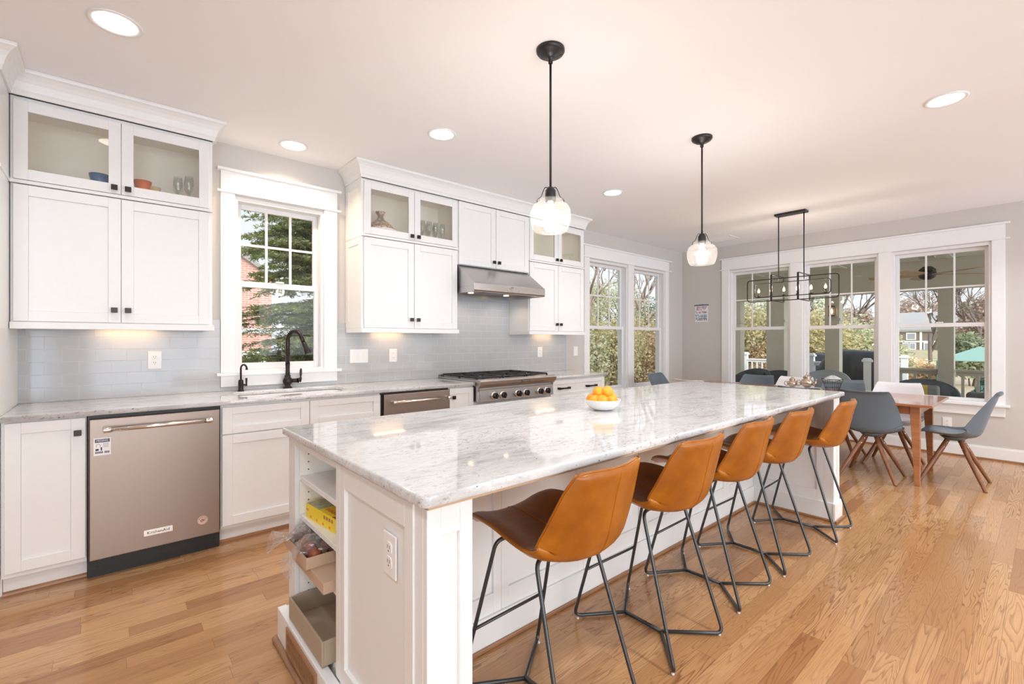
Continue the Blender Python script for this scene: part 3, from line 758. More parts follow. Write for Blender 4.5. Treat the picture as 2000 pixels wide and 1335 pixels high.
for k in range(9):
    a = math.radians(160 - k*17.5); x, z = 0.430+0.0195*math.cos(a), 0.203+0.0195*math.sin(a)
    m.obox((x, 3.3498, z), (0.0022, 0.0006, 0.0045), Matrix.Rotation(-(a-PI/2), 3, 'Y'))
m.tube([(0.426+0.006*math.cos(2*PI*k/14), 3.3498, 0.200+0.006*math.sin(2*PI*k/14)) for k in range(14)], 0.0014, 6, closed=True)
m.box(0.430, 3.3492, 0.205, 0.444, 3.350, 0.2075); m.box(0.430, 3.3492, 0.1985, 0.442, 3.350, 0.201); m.build('emblem', M_ink, bd)

# drawer appliance
d2 = thing('dishwasher', 'stainless drawer appliance with bar handle left of the narrow cabinet by the rangetop', 'dishwasher', (1.9, 3.66, 0))
m = MB(); m.box(1.590, 3.388, 0.10, 2.209, 3.95, 0.880); m.build('body', M_black, d2)
m = MB(); m.box(1.608, 3.360, 0.108, 2.206, 3.387, 0.868); m.build('door', M_steel, d2, bevel=0.004)
m = MB(); m.box(1.590, 3.395, 0.0, 2.209, 3.41, 0.099); m.build('kick_plate', M_black, d2)
bar_handle(1.662, 2.190, 0.806, 3.360, d2)

# ------------------------------------------------------------------ rangetop
r = thing('rangetop', 'stainless six-burner gas rangetop with black knobs and grates', 'rangetop', (2.96, 3.6, 0.74))
m = MB(); m.box(2.484, 3.345, 0.738, 3.437, 3.968, 0.928); m.box(2.478, 3.345, 0.916, 3.443, 3.968, 0.930); m.build('body', M_steelh, r, bevel=0.002)
m = MB(); m.prism([(3.345, 0.936), (3.300, 0.940), (3.281, 0.934), (3.276, 0.920), (3.283, 0.893), (3.300, 0.872), (3.316, 0.862), (3.345, 0.862)], 'x', 2.477, 3.444); m.build('front_ledge', M_steelh, r, bevel=0.002)
m = MB(); m.prism([(3.345, 0.862), (3.330, 0.862), (3.330, 0.845), (3.318, 0.840), (3.312, 0.738), (3.345, 0.738)], 'x', 2.500, 3.420); m.build('control_panel', M_steelh, r, bevel=0.002)
for side, x0, x1 in ((0, 2.480, 2.499), (1, 3.421, 3.440)):
    m = MB(); m.prism([(3.345, 0.862), (3.318, 0.861), (3.325, 0.83), (3.318, 0.738), (3.345, 0.738)], 'x', x0, x1); m.build('end_cap', M_steelh, r, bevel=0.001)
m = MB(); m.box(2.965, 3.2735, 0.894, 3.075, 3.2775, 0.916); q = m.build('nameplate', M_slot, r, bevel=0.001)
lettering('lettering', 'KitchenAid', 0.0170, M_chrome, face_my(3.02, 3.2732, 0.905), q, 0.0003, 1.1)
M_knob = pmat('black_knob', (0.014, 0.015, 0.017), 0.25)
for x in (2.655, 2.757, 2.943, 3.046, 3.232, 3.332):
    m = MB(); m.lathe([(0.001, 0), (0.037, 0), (0.038, 0.008), (0.034, 0.016), (0.029, 0.018), (0.001, 0.018)], (x, 3.315, 0.786), 28, ax='y')
    bz = m.build('bezel', M_chrome, r)
    m = MB(); m.lathe([(0.001, 0.017), (0.028, 0.017), (0.027, 0.038), (0.025, 0.042), (0.001, 0.042)], (x, 3.315, 0.786), 24, ax='y')
    m.box(x-0.007, 3.315-0.052, 0.786-0.026, x+0.007, 3.315-0.036, 0.786+0.026); m.build('knob', M_knob, bz)
M_cast = pmat('black_cast_iron', (0.022, 0.023, 0.025), 0.45)
for gx0 in (2.50, 2.807, 3.114):
    gx1 = gx0+0.300; m = MB(); y0, y1, z0, z1 = 3.372, 3.945, 0.940, 0.957
    fr_ = fillet([(gx0+0.008, y0, z1-0.006), (gx1-0.008, y0, z1-0.006), (gx1-0.008, y1, z1-0.006), (gx0+0.008, y1, z1-0.006)], 0.02, 4, closed=True)
    m.tube(fr_, 0.0085, 4, closed=True); ym = (y0+y1)/2; m.box(gx0+0.008, ym-0.007, z1-0.014, gx1-0.008, ym+0.007, z1)
    xm = (gx0+gx1)/2
    for by in ((y0+ym)/2, (ym+y1)/2):
        for (ax, ay, bx_, by_) in ((gx0+0.01, by, xm-0.035, by), (xm+0.035, by, gx1-0.01, by), (xm, by+0.035, xm, by+0.13), (xm, by-0.035, xm, by-0.13)):
            m.box(min(ax, bx_)-0.005, min(ay, by_)-0.005, z1-0.016, max(ax, bx_)+0.005, max(ay, by_)+0.005, z1+0.001)
    for (fx, fy) in ((gx0+0.012, y0+0.005), (gx1-0.012, y0+0.005), (gx0+0.012, y1-0.005), (gx1-0.012, y1-0.005), (gx0+0.012, ym), (gx1-0.012, ym)): m.box(fx-0.007, fy-0.007, 0.9305, fx+0.007, fy+0.007, z1-0.008)
    m.build('grate', M_cast, r)
    for by in ((y0+ym)/2, (ym+y1)/2):
        m = MB(); m.lathe([(0.001, 0), (0.048, 0), (0.046, 0.008), (0.030, 0.010), (0.028, 0.016), (0.001, 0.017)], (xm, by, 0.9305), 20); m.build('burner', M_cast, r)
m = MB(); m.box(2.480, 3.955, 0.930, 3.441, 3.973, 0.948); m.build('rear_trim', M_steelh, r)

# ------------------------------------------------------------------ range hood
h = thing('range_hood', 'stainless steel range hood with sloped front over the rangetop', 'range hood', (2.95, 3.7, 1.74))
prof = [(3.973, 2.003), (3.668, 2.003), (3.655, 1.998), (3.410, 1.822), (3.400, 1.812), (3.400, 1.750), (3.408, 1.738), (3.430, 1.735), (3.430, 1.790), (3.973, 1.790)]
m = MB(); m.prism(prof, 'x', 2.499, 3.402); m.build('shell', M_steelh, h, bevel=0.003)
m = MB()
for xa, xb in ((2.499, 2.511), (3.390, 3.402)): m.box(xa, 3.430, 1.735, xb, 3.973, 1.790)
m.box(2.511, 3.955, 1.735, 3.390, 3.973, 1.790); m.build('skirt', M_steelh, h)
m = MB()
for k in range(3):
    xa = 2.53+k*0.29; m.box(xa, 3.50, 1.770, xa+0.27, 3.88, 1.782)
    for j in range(12): m.box(xa+0.012+j*0.021, 3.51, 1.764, xa+0.022+j*0.021, 3.87, 1.770)
m.build('baffle_filter', M_steelh, h)
m = MB()
for k in (0, 1, 2, 3.5, 4.5): m.lathe([(0.001, 0), (0.007, 0), (0.006, 0.005), (0.001, 0.006)], (2.895+k*0.030, 3.400, 1.768), 12, ax='y')
m.build('button', M_chrome, h)
m = MB()
for x, w, z in ((2.925, 0.012, 1.785), (2.945, 0.012, 1.785), (2.962, 0.003, 1.783), (3.003, 0.003, 1.782), (2.955, 0.035, 1.797)): m.box(x-w/2, 3.3992, z-0.003, x+w/2, 3.400, z+0.003)
m.build('print', M_slot, h)
def spot(loc, power, color, size, parent, name='lamp', angle=None, blend=0.6, rot=(0, 0, 0), spread=None):
    if angle is not None:
        l = bpy.data.lights.new(name, 'SPOT'); l.spot_size = math.radians(angle); l.spot_blend = blend; l.shadow_soft_size = size
    else:
        l = bpy.data.lights.new(name, 'AREA'); l.shape = 'DISK'; l.size = size
        if spread: l.spread = math.radians(spread)
    l.energy = power; l.color = color
    o = bpy.data.objects.new(name, l); link(o); o.rotation_euler = rot
    org = ORG[parent.name] if parent else Vector((0, 0, 0))
    o.location = Vector(loc) - org; o.parent = parent
    return o
for x in (2.72, 3.18):
    m = MB(); m.lathe([(0.001, 0), (0.028, 0), (0.028, 0.008), (0.001, 0.008)], (x, 3.76, 1.755), 16); m.build('lamp_lens', M_puck, h)
    spot((x, 3.76, 1.762), 4.5, (1.0, 0.84, 0.70), 0.04, h, angle=150)

# light bars under the wall cabinets
bars = [(0.10, 'slim light bar under the wall cabinet left of the sink window'), (1.93, 'slim light bar under the wall cabinet between the window and the hood'), (3.93, 'slim light bar under the wall cabinet right of the hood')]
for x, lab in bars:
    p = thing('undercabinet_light', lab, 'light', (x, 3.92, 1.374), group='light bars under the wall cabinets')
    m = MB(); m.box(x-0.17, 3.905, 1.378, x+0.17, 3.945, 1.3895); m.build('housing', M_plate, p)
    m = MB(); m.box(x-0.16, 3.910, 1.3762, x+0.16, 3.940, 1.3778); m.build('lens', M_puck, p)
    l = bpy.data.lights.new('lamp', 'AREA'); l.shape = 'RECTANGLE'; l.size = 0.28; l.size_y = 0.02; l.energy = 0.36; l.color = (1.0, 0.55, 0.24)
    lo = bpy.data.objects.new('lamp', l); link(lo); lo.parent = p; lo.location = Vector((x, 3.925, 1.375)) - ORG[p.name]

# ------------------------------------------------------------------ outlets and switches
def plate_y(name, label, cat, x, z, kind, yf=WY-0.009, group=None):
    t_ = thing(name, label, cat, (x, yf, z-0.058), group=group)
    w = {'duplex': 0.075, 'double': 0.082, 'triple': 0.165, 'gfci': 0.080}[kind]
    m = MB(); m.box(x-w/2, yf-0.006, z-0.060, x+w/2, yf-0.0003, z+0.060); m.build('cover_plate', M_plate, t_, bevel=0.003)
    if kind == 'triple':
        for dx in (-0.046, 0, 0.046):
            m = MB(); m.box(x+dx-0.016, yf-0.008, z-0.033, x+dx+0.016, yf-0.006, z+0.033); q = m.build('switch', M_plate, t_, bevel=0.001)
    elif kind == 'gfci':
        m = MB(); m.box(x-0.017, yf-0.008, z-0.034, x+0.017, yf-0.006, z+0.034); q = m.build('socket', M_plate, t_, bevel=0.001)
        m = MB()
        for dz in (-0.020, 0.020):
            for dx in (-0.006, 0.006): m.box(x+dx-0.001, yf-0.0085, z+dz-0.004, x+dx+0.001, yf-0.0079, z+dz+0.004)
        m.build('slot', M_slot, q)
    elif kind == 'double':
        m = MB(); m.box(x-0.016, yf-0.008, z-0.033, x+0.016, yf-0.006, z+0.033); m.build('switch', M_plate, t_, bevel=0.001)
    else:
        for dz in (-0.020, 0.020):
            m = MB(); m.prism([(x-0.017, z+dz-0.010), (x-0.010, z+dz-0.016), (x+0.010, z+dz-0.016), (x+0.017, z+dz-0.010), (x+0.017, z+dz+0.010), (x+0.010, z+dz+0.016), (x-0.010, z+dz+0.016), (x-0.017, z+dz+0.010)], 'y', yf-0.008, yf-0.006); q = m.build('socket', M_plate, t_)
            m = MB()
            for dx in (-0.006, 0.006): m.box(x+dx-0.001, yf-0.0086, z+dz-0.001, x+dx+0.001, yf-0.0080, z+dz+0.008)
            m.lathe([(0.001, 0), (0.002, 0), (0.002, 0.0006), (0.001, 0.0006)], (x, yf-0.008, z+dz-0.008), 8, ax='y'); m.build('slot', M_slot, q)
    return t_
G1 = 'white outlet and switch plates on the tiled backsplash'
plate_y('wall_outlet', 'white outlet on the grey tiles left of the sink window', 'outlet', 0.237, 1.155, 'duplex', group=G1)
plate_y('light_switch', 'wide white triple switch plate on the tiles right of the sink window', 'switch', 1.665, 1.151, 'triple', group=G1)
plate_y('wall_outlet', 'white outlet on the tiles between triple switch plate and rangetop', 'outlet', 1.989, 1.150, 'gfci', group=G1)
plate_y('wall_outlet', 'white outlet on the tiles right of the rangetop under the last wall cabinet', 'outlet', 3.885, 1.148, 'gfci', group=G1)
plate_y('light_switch', 'white switch plate on the painted wall between backsplash and double window', 'switch', 4.535, 1.150, 'double', WY)
def plate_x(label, xf, y, z, mat=None):
    t_ = thing('wall_outlet', label, 'outlet', (xf, y, z-0.058))
    m = MB(); m.box(xf-0.006, y-0.038, z-0.060, xf-0.0003, y+0.038, z+0.060); m.build('cover_plate', M_plate, t_, bevel=0.003)
    for dz in (-0.020, 0.020):
        m = MB(); m.prism([(y-0.017, z+dz-0.010), (y-0.010, z+dz-0.016), (y+0.010, z+dz-0.016), (y+0.017, z+dz-0.010), (y+0.017, z+dz+0.010), (y+0.010, z+dz+0.016), (y-0.010, z+dz+0.016), (y-0.017, z+dz+0.010)], 'x', xf-0.008, xf-0.006); q = m.build('socket', M_plate, t_)
        m = MB()
        for dy in (-0.006, 0.006): m.box(xf-0.0086, y+dy-0.001, z+dz-0.001, xf-0.0080, y+dy+0.001, z+dz+0.008)
        m.box(xf-0.0086, y-0.002, z+dz-0.010, xf-0.008, y+0.002, z+dz-0.006)
        m.build('slot', M_slot, q)
plate_x('white outlet low on the wall beneath the end windows', EX, 0.752, 0.355)

# ------------------------------------------------------------------ faucets
f = thing('kitchen_faucet', 'tall dark bronze gooseneck faucet behind the sink', 'faucet', (1.066, 3.925, 0.914))
fx, fy, fz = 1.066, 3.925, 0.9145
m = MB(); m.lathe([(0.001, 0), (0.034, 0), (0.034, 0.004), (0.026, 0.010), (0.020, 0.016), (0.021, 0.026), (0.031, 0.038), (0.035, 0.052), (0.033, 0.068), (0.024, 0.082), (0.019, 0.088), (0.024, 0.092), (0.024, 0.096), (0.017, 0.101), (0.015, 0.15), (0.017, 0.185), (0.018, 0.19), (0.001, 0.19)], (fx, fy, fz), 24); m.build('base', M_bronze, f)
arc = [(fx, fy, fz+0.185)]
R = 0.072
pth = [Vector((fx, fy, fz+0.185)), Vector((fx, fy, fz+0.34))]
dirv = Vector((0.47, -0.883, 0))
for k in range(1, 15):
    a = PI*k/15*0.93; pth.append(Vector((fx, fy, fz+0.372)) + dirv*(R-R*math.cos(a)) + Vector((0, 0, R*math.sin(a))))
pth.append(pth[-1] + (pth[-1]-pth[-2]).normalized()*0.05)
m = MB(); m.tube(pth, [0.0165]*2 + [0.0150]*(len(pth)-2), 16); m.build('spout', M_bronze, f)
dr = (pth[-1]-pth[-2]).normalized(); p0 = pth[-1]
m = MB(); m.tube([p0, p0+dr*0.02, p0+dr*0.05, p0+dr*0.065, p0+dr*0.095, p0+dr*0.10], [0.0175, 0.018, 0.019, 0.0235, 0.0250, 0.021], 18); m.build('spray_head', M_bronze, f)
m = MB(); m.tube([(fx+0.02, fy, fz+0.055), (fx+0.075, fy, fz+0.055)], [0.016, 0.0165], 14); m.tube([(fx+0.075, fy, fz+0.055), (fx+0.082, fy, fz+0.055)], [0.020, 0.020], 14); m.tube([(fx+0.082, fy, fz+0.055), (fx+0.092, fy, fz+0.055)], [0.012, 0.010], 12); m.build('valve', M_bronze, f)
m = MB(); m.tube([(fx+0.096, fy, fz+0.040), (fx+0.096, fy, fz+0.058), (fx+0.096, fy, fz+0.070), (fx+0.097, fy, fz+0.082), (fx+0.098, fy, fz+0.10), (fx+0.099, fy, fz+0.14), (fx+0.099, fy, fz+0.15)], [0.004, 0.008, 0.011, 0.006, 0.009, 0.008, 0.004], 12); m.build('lever', M_bronze, f)
f = thing('filter_faucet', 'small dark bronze filtered-water tap at the left end of the sink', 'faucet', (0.737, 3.90, 0.914))
fx, fy = 0.737, 3.90
m = MB(); m.lathe([(0.001, 0), (0.023, 0), (0.023, 0.003), (0.018, 0.007), (0.017, 0.075), (0.012, 0.085), (0.001, 0.088)], (fx, fy, fz), 20); m.build('base', M_bronze, f)
pth = [Vector((fx, fy, fz+0.085)), Vector((fx, fy, fz+0.16))]
for k in range(1, 13):
    a = PI*k/13; pth.append(Vector((fx, fy, fz+0.165)) + dirv*(0.030-0.030*math.cos(a)) + Vector((0, 0, 0.030*math.sin(a))))
pth.append(pth[-1] + Vector((0, 0, -0.014)))
m = MB(); m.tube(pth, [0.0065]*(len(pth)-1) + [0.009], 12); m.build('spout', M_bronze, f)
m = MB(); m.tube([(fx+0.012, fy, fz+0.045), (fx+0.038, fy, fz+0.045)], [0.007, 0.008], 10); m.tube([(fx+0.036, fy, fz+0.036), (fx+0.036, fy, fz+0.055), (fx+0.036, fy, fz+0.095)], [0.006, 0.006, 0.0075], 10); m.build('lever', M_bronze, f)

# ------------------------------------------------------------------ island
IX0, IX1, IY0, IY1 = 0.564, 4.062, 0.970, 2.174
o = plate('island_countertop', [rrect(IX0, IY0, IX1, IY1, 0.022, 4)], 0.8845, 0.914, M_granite, bev=0.006)
tag(o, 'long white granite countertop of the kitchen island', 'countertop')
isl = thing('kitchen_island', 'long white kitchen island with open end shelves and panelled seating side', 'island', (2.3, 1.6, 0))
m = MB()
m.box(0.96, 1.565, 0.0, 4.030, 2.125, 0.872)                 # carcass
m.build('body', M_cab, isl)
# open shelf niche at the near end
m = MB(); m.box(0.602, 1.565, 0.148, 0.958, 1.585, 0.872); m.box(0.602, 2.052, 0.148, 0.958, 2.125, 0.872); m.box(0.602, 1.585, 0.859, 0.958, 2.052, 0.872)
m.box(0.945, 1.585, 0.148, 0.958, 2.052, 0.859); m.box(0.602, 1.565, 0.0, 0.958, 2.125, 0.1475)
m.build('shelf_niche', M_cabin, isl)
m = MB(); m.box(0.585, 1.555, 0.148, 0.6018, 1.590, 0.872); m.box(0.585, 2.048, 0.148, 0.6018, 2.135, 0.872); m.box(0.585, 1.590, 0.852, 0.6018, 2.048, 0.872)
m.build('face_frame', M_cab, isl, bevel=0.001)
for z in (0.722, 0.563, 0.409):
    m = MB(); m.box(0.606, 1.586, z-0.020, 0.944, 2.051, z); m.build('shelf', M_cab, isl, bevel=0.001)
m = MB()
for z in [0.20+0.032*k for k in range(20)]:
    if min(abs(z-a) for a in (0.712, 0.553, 0.399)) < 0.025: continue
    for x in (0.640, 0.91):
        m.lathe([(0.001, 0.0005), (0.003, 0.0005), (0.003, 0.0008), (0.001, 0.0008)], (x, 2.0522, z), 8, ax='y')
m.build('pin_hole', M_slot, isl)
# end panel with recess and outlet
def recess_x(mb, xf, th, y0, y1, z0, z1, sl, sr, rb, rt, sgn=1):
    x1 = xf+sgn*th
    mb.box(xf, y0, z0, x1, y0+sl, z1); mb.box(xf, y1-sr, z0, x1, y1, z1); mb.box(xf, y0+sl, z0, x1, y1-sr, z0+rb); mb.box(xf, y0+sl, z1-rt, x1, y1-sr, z1)
    mb.box(xf+sgn*0.012, y0+sl, z0+rb, x1, y1-sr, z1-rt)
def recess_y(mb, yf, th, x0, x1, z0, z1, sl, sr, rb, rt):
    y1 = yf+th
    mb.box(x0, yf, z0, x0+sl, y1, z1); mb.box(x1-sr, yf, z0, x1, y1, z1); mb.box(x0+sl, yf, z0, x1-sr, y1, z0+rb); mb.box(x0+sl, yf, z1-rt, x1-sr, y1, z1)
    mb.box(x0+sl, yf+0.012, z0+rb, x1-sr, y1, z1-rt)
m = MB(); recess_x(m, 0.585, 0.02, 1.060, 1.5545, 0.0, 0.872, 0.045, 0.038, 0.205, 0.072); m.build('end_panel', M_cab, isl, bevel=0.0015)
m = MB(); m.box(0.606, 1.06, 0.0, 0.728, 1.5645, 0.872); m.build('wing', M_cab, isl)
m = MB(); recess_y(m, 0.998, 0.02, 0.590, 0.728, 0.0, 0.872, 0.040, 0.040, 0.20, 0.075)
m.box(0.590, 1.0185, 0.0, 0.728, 1.0595, 0.872); m.build('corner_post', M_cab, isl, bevel=0.002)
m = MB(); m.box(3.912, 1.06, 0.0, 4.030, 1.5645, 0.872); m.build('wing', M_cab, isl)
m = MB(); recess_x(m, 3.892, 0.02, 1.060, 1.5445, 0.0, 0.872, 0.045, 0.09, 0.205, 0.075); m.build('end_panel', M_cab, isl, bevel=0.0015)
m = MB(); recess_y(m, 0.998, 0.02, 3.892, 4.030, 0.0, 0.872, 0.035, 0.035, 0.20, 0.075); m.box(3.892, 1.0185, 0.0, 4.030, 1.0595, 0.872); m.build('corner_post', M_cab, isl, bevel=0.002)
# seating side panelling
xs = [0.729, 1.28, 1.82, 2.36, 2.90, 3.43, 3.8915]
for i in range(6):
    m = MB(); recess_y(m, 1.545, 0.0195, xs[i]+0.0006, xs[i+1]-0.0006, 0.0, 0.872, 0.042, 0.042, 0.215, 0.075); m.build('back_panel', M_cab, isl, bevel=0.0015)
# aisle side doors
for i in range(6):
    xa = 0.985+i*0.505; q = shaker('door', xa, xa+0.495, 0.15, 0.865, 2.1455, isl)
for q in [c_ for c_ in isl.children if c_.name.startswith('door')]:
    for v in q.data.vertices: v.co.y = 2*(2.1455-1.6) - v.co.y
    q.data.flip_normals()
# plywood strip under the stone, base trim, shoe
m = MB(); m.box(0.590, 0.992, 0.8725, 4.030, 2.135, 0.884); m.build('subtop', wood('raw_plywood', (0.50, 0.33, 0.20), (0.66, 0.47, 0.31), 0.6, (3, 30, 30)), isl)
m = MB()
def trimbox(x0, y0, x1, y1, h=0.132): m.box(x0, y0, 0.0, x1, y1, h); 
trimbox(0.548, 1.500, 0.584, 2.168, 0.145); trimbox(0.584, 2.136, 4.030, 2.168, 0.14)
trimbox(0.572, 0.983, 0.5845, 1.500); trimbox(0.572, 0.983, 0.742, 0.9975); trimbox(0.729, 0.9975, 0.742, 1.544); trimbox(0.742, 1.532, 3.879, 1.5445)
trimbox(3.879, 0.9975, 3.8915, 1.5445); trimbox(3.867, 0.983, 4.045, 0.9975); trimbox(4.0305, 0.9975, 4.045, 2.168)
m.build('base_trim', M_cab, isl, bevel=0.003)
m = MB()
def shoe(x0, y0, x1, y1): m.box(x0, y0, 0.0008, x1, y1, 0.017)
m.tube([(0.540, 1.50, 0.010), (0.540, 2.178, 0.010)], 0.013, 10); m.tube([(0.540, 2.178, 0.010), (4.03, 2.178, 0.010)], 0.012, 10)
shoe(0.560, 0.971, 0.5715, 1.500); shoe(0.560, 0.971, 0.742, 0.9825); shoe(0.7425, 0.9975, 0.754, 1.520); shoe(0.7425, 1.520, 3.867, 1.5315); shoe(3.867, 0.998, 3.8785, 1.5315); shoe(3.856, 0.971, 4.046, 0.9825); shoe(4.0455, 0.971, 4.057, 2.165)
m.build('shoe_molding', M_shoe, isl, bevel=0.003)
plate_x('white duplex outlet on the near end panel of the island', 0.594, 1.198, 0.694)
v = thing('floor_register', 'brown slotted vent grille in the island base below the khaki tray', 'vent', (0.545, 1.845, 0.02))
m = MB(); m.box(0.541, 1.665, 0.028, 0.5475, 1.685, 0.130); m.box(0.541, 2.000, 0.028, 0.5475, 2.020, 0.130); m.box(0.541, 1.685, 0.028, 0.5475, 2.000, 0.045); m.box(0.541, 1.685, 0.113, 0.5475, 2.000, 0.130); m.build('frame', M_shoe, v)
m = MB()
for k in range(22): m.box(0.5435, 1.689+k*0.0142, 0.045, 0.5465, 1.6935+k*0.0142, 0.113)
m.build('slat', M_shoe, v)
m = MB(); m.box(0.5472, 1.685, 0.045, 0.5478, 2.000, 0.113); m.build('backing', M_slot, v)

# ------------------------------------------------------------------ things on the end shelves
m = MB(); cx_, cy0 = 0.80, 1.70
rr = [(0.03, 0.0), (0.07, 0.006), (0.10, 0.035), (0.115, 0.075), (0.118, 0.098), (0.112, 0.098), (0.094, 0.040), (0.06, 0.014), (0.001, 0.012)]
o = m.lathe([(0.001, 0)] + rr, (cx_, cy0, 0.7225), 28).build('wooden_bowl', M_basket); tag(o, 'tan wooden bowl pushed back on the top shelf of the island end', 'bowl')
yb = thing('food_box', 'yellow carton with red and green print on the second island shelf', 'box', (0.70, 1.86, 0.5635))
local(yb); yb.rotation_euler = (0, 0, math.radians(6)); M_yel = pmat('yellow_carton', (0.88, 0.66, 0.01), 0.35)
m = MB(); m.box(-0.07, -0.150, 0.0, 0.07, 0.150, 0.056); m.build('carton', M_yel, yb, bevel=0.001)
m = MB(); m.box(-0.068, 0.035, 0.0562, 0.068, 0.148, 0.0566); m.build('photo_print', painted('food_print', (0.42, 0.42, 0.24), 0.4, 0.7, 0, 60), yb)
m = MB(); m.prism([(-0.0700, -0.150), (0.02, -0.150), (0.02, -0.115), (-0.0700, -0.075)], 'z', 0.0562, 0.0566); m.build('red_banner', pmat('dark_red_print', (0.42, 0.03, 0.02), 0.4), yb)
m = MB()
for k in range(7): m.box(-0.052+0.003*(k % 2), -0.068+k*0.013, 0.0562, -0.034-0.004*((k*3) % 2), -0.060+k*0.013, 0.0566)
m.box(-0.0704, 0.128, 0.030, -0.0700, 0.148, 0.038); m.box(-0.066, -0.1504, 0.004, 0.066, -0.1500, 0.020)
for k in range(5): m.box(-0.0704, -0.12+k*0.055, 0.007, -0.0700, -0.108+k*0.055, 0.016)
m.build('red_print', pmat('orange_red_print', (0.75, 0.16, 0.02), 0.4), yb)
m = MB(); m.box(-0.0704, -0.142, 0.014, -0.0700, -0.128, 0.038); m.build('grey_print', pmat('pale_grey_print', (0.6, 0.6, 0.45), 0.4), yb)
m = MB()
for k in range(4): m.box(-0.0704, -0.085+k*0.021, 0.033, -0.0700, -0.072+k*0.021, 0.046)
m.build('brown_print', pmat('brown_print', (0.38, 0.16, 0.06), 0.4), yb)
m = MB(); m.box(0.560, 1.640, 0.4095, 0.86, 2.00, 0.449); o = m.build('cardboard_box', M_card, bevel=0.001); tag(o, 'flat kraft cardboard box jutting from the third island shelf', 'box')
# cardboard tray with wrapped fruit on top of it
tr = thing('fruit_tray', 'shallow cardboard tray of fruit on the flat kraft box', 'tray', (0.70, 1.91, 0.4495))
m = MB(); x0, y0, x1, y1, z0, z1 = 0.545, 1.775, 0.86, 2.035, 0.4495, 0.492
m.box(x0, y0, z0, x1, y1, z0+0.003); m.box(x0, y0, z0+0.003, x0+0.003, y1, z1); m.box(x1-0.003, y0, z0+0.003, x1, y1, z1); m.box(x0+0.003, y0, z0+0.003, x1-0.003, y0+0.003, z1); m.box(x0+0.003, y1-0.003, z0+0.003, x1-0.003, y1, z1)
m.build('tray', M_card, tr)
random.seed(3)
M_fig = pmat('reddish_brown_fruit', (0.30, 0.075, 0.035), 0.35); M_fig2 = pmat('dark_brown_fruit', (0.10, 0.05, 0.035), 0.4)
fr = []
for k, (px, py) in enumerate([(0.590, 1.815), (0.590, 1.880), (0.590, 1.945), (0.590, 2.003), (0.660, 1.815), (0.660, 1.880), (0.660, 1.945), (0.660, 2.003)]):
    m = MB(); rr = 0.0265; m.lathe([(0.001, 0.0), (0.014, 0.003), (0.024, 0.014), (0.0265, 0.026), (0.022, 0.040), (0.010, 0.050), (0.001, 0.051)], (px, py, 0.453), 14)
    side = ['front', 'rear'][k // 4]; where = ['nearest the outlet panel end', 'second from the outlet panel end', 'third from the outlet panel end', 'by the outer stile'][k % 4]
    o = m.build('fruit', M_fig if k in (0, 1, 5, 2) else M_fig2); tag(o, '%s brown fruit in the %s row of the tray, %s' % ('reddish' if k in (0, 1, 5, 2) else 'dark', side, where), 'fruit', 'fruit in the cardboard tray')
def crumple(cx0, cy1, cz, sx_, sy_, sz_, seed, tail):
    random.seed(seed); rows = []
    N = 22; M2 = 18
    for i in range(M2+1):
        th = PI*i/M2; row = []
        for k in range(N):
            ph = 2*PI*k/N
            nrm = Vector((math.sin(th)*math.cos(ph), math.sin(th)*math.sin(ph), math.cos(th)))
            q = mnoise.noise(nrm*3.3+Vector((seed, 0, 0)))*0.25 + mnoise.noise(nrm*8+Vector((0, seed, 0)))*0.16
            rr_ = 1+q; p = Vector((nrm.x*sx_*rr_, nrm.y*sy_*rr_, max(nrm.z*sz_*rr_, -sz_*0.75)))
            row.append(Vector((cx0, cy1, cz))+p)
        rows.append(row)
    m = MB(); m.grid(rows, closed_u=True, smooth=False)
    # twisted open end
    rows = []; tail = Vector(tail); side = tail.cross(Vector((0, 0, 1))).normalized()
    for i in range(8):
        t_ = i/7; w = (0.014 + 0.045*t_**1.3); row = []
        for k in range(16):
            ph = 2*PI*k/16; rr_ = w*(1+0.55*mnoise.noise(Vector((math.cos(ph)*2.5, math.sin(ph)*2.5, seed+t_*2))))
            row.append(Vector((cx0-sx_*0.8, cy1, cz+0.01)) + tail*t_ + side*math.cos(ph)*rr_ + Vector((0, 0, 1))*math.sin(ph)*rr_*0.55)
        rows.append(row)
    m.grid(rows, closed_u=True, smooth=False)
    return m
bg_ = thing('cellophane_bag', 'crinkled clear cellophane bag over the rear half of the fruit tray', 'bag', (0.63, 1.98, 0.50))
crumple(0.625, 1.975, 0.505, 0.085, 0.055, 0.038, 2.3, (-0.075, 0.035, -0.022)).build('bag_film', M_cello, bg_, recalc=False)
bg_ = thing('cellophane_bag', 'crinkled clear cellophane bag drooping over the front of the fruit tray', 'bag', (0.62, 1.86, 0.50))
crumple(0.618, 1.862, 0.503, 0.085, 0.060, 0.036, 7.7, (-0.055, 0.0, -0.075)).build('bag_film', M_cello, bg_, recalc=False)
# khaki tray
kt = thing('storage_tray', 'large open khaki storage box on the bottom island shelf', 'tray', (0.76, 1.85, 0.149))
m = MB(); x0, y0, x1, y1, z0, z1, w = 0.560, 1.655, 0.935, 2.045, 0.149, 0.236, 0.008
m.box(x0, y0, z0, x1, y1, z0+0.004); m.box(x0, y0, z0+0.004, x0+w, y1, z1); m.box(x1-w, y0, z0+0.004, x1, y1, z1); m.box(x0+w, y0, z0+0.004, x1-w, y0+w, z1); m.box(x0+w, y1-w, z0+0.004, x1-w, y1, z1)
m.build('box', M_tray, kt, bevel=0.002)
m = MB(); m.box(0.70, 2.0352, 0.195, 0.76, 2.0368, 0.222); m.build('label_holder', painted('beige_card', (0.6, 0.55, 0.43), 0.6), kt)

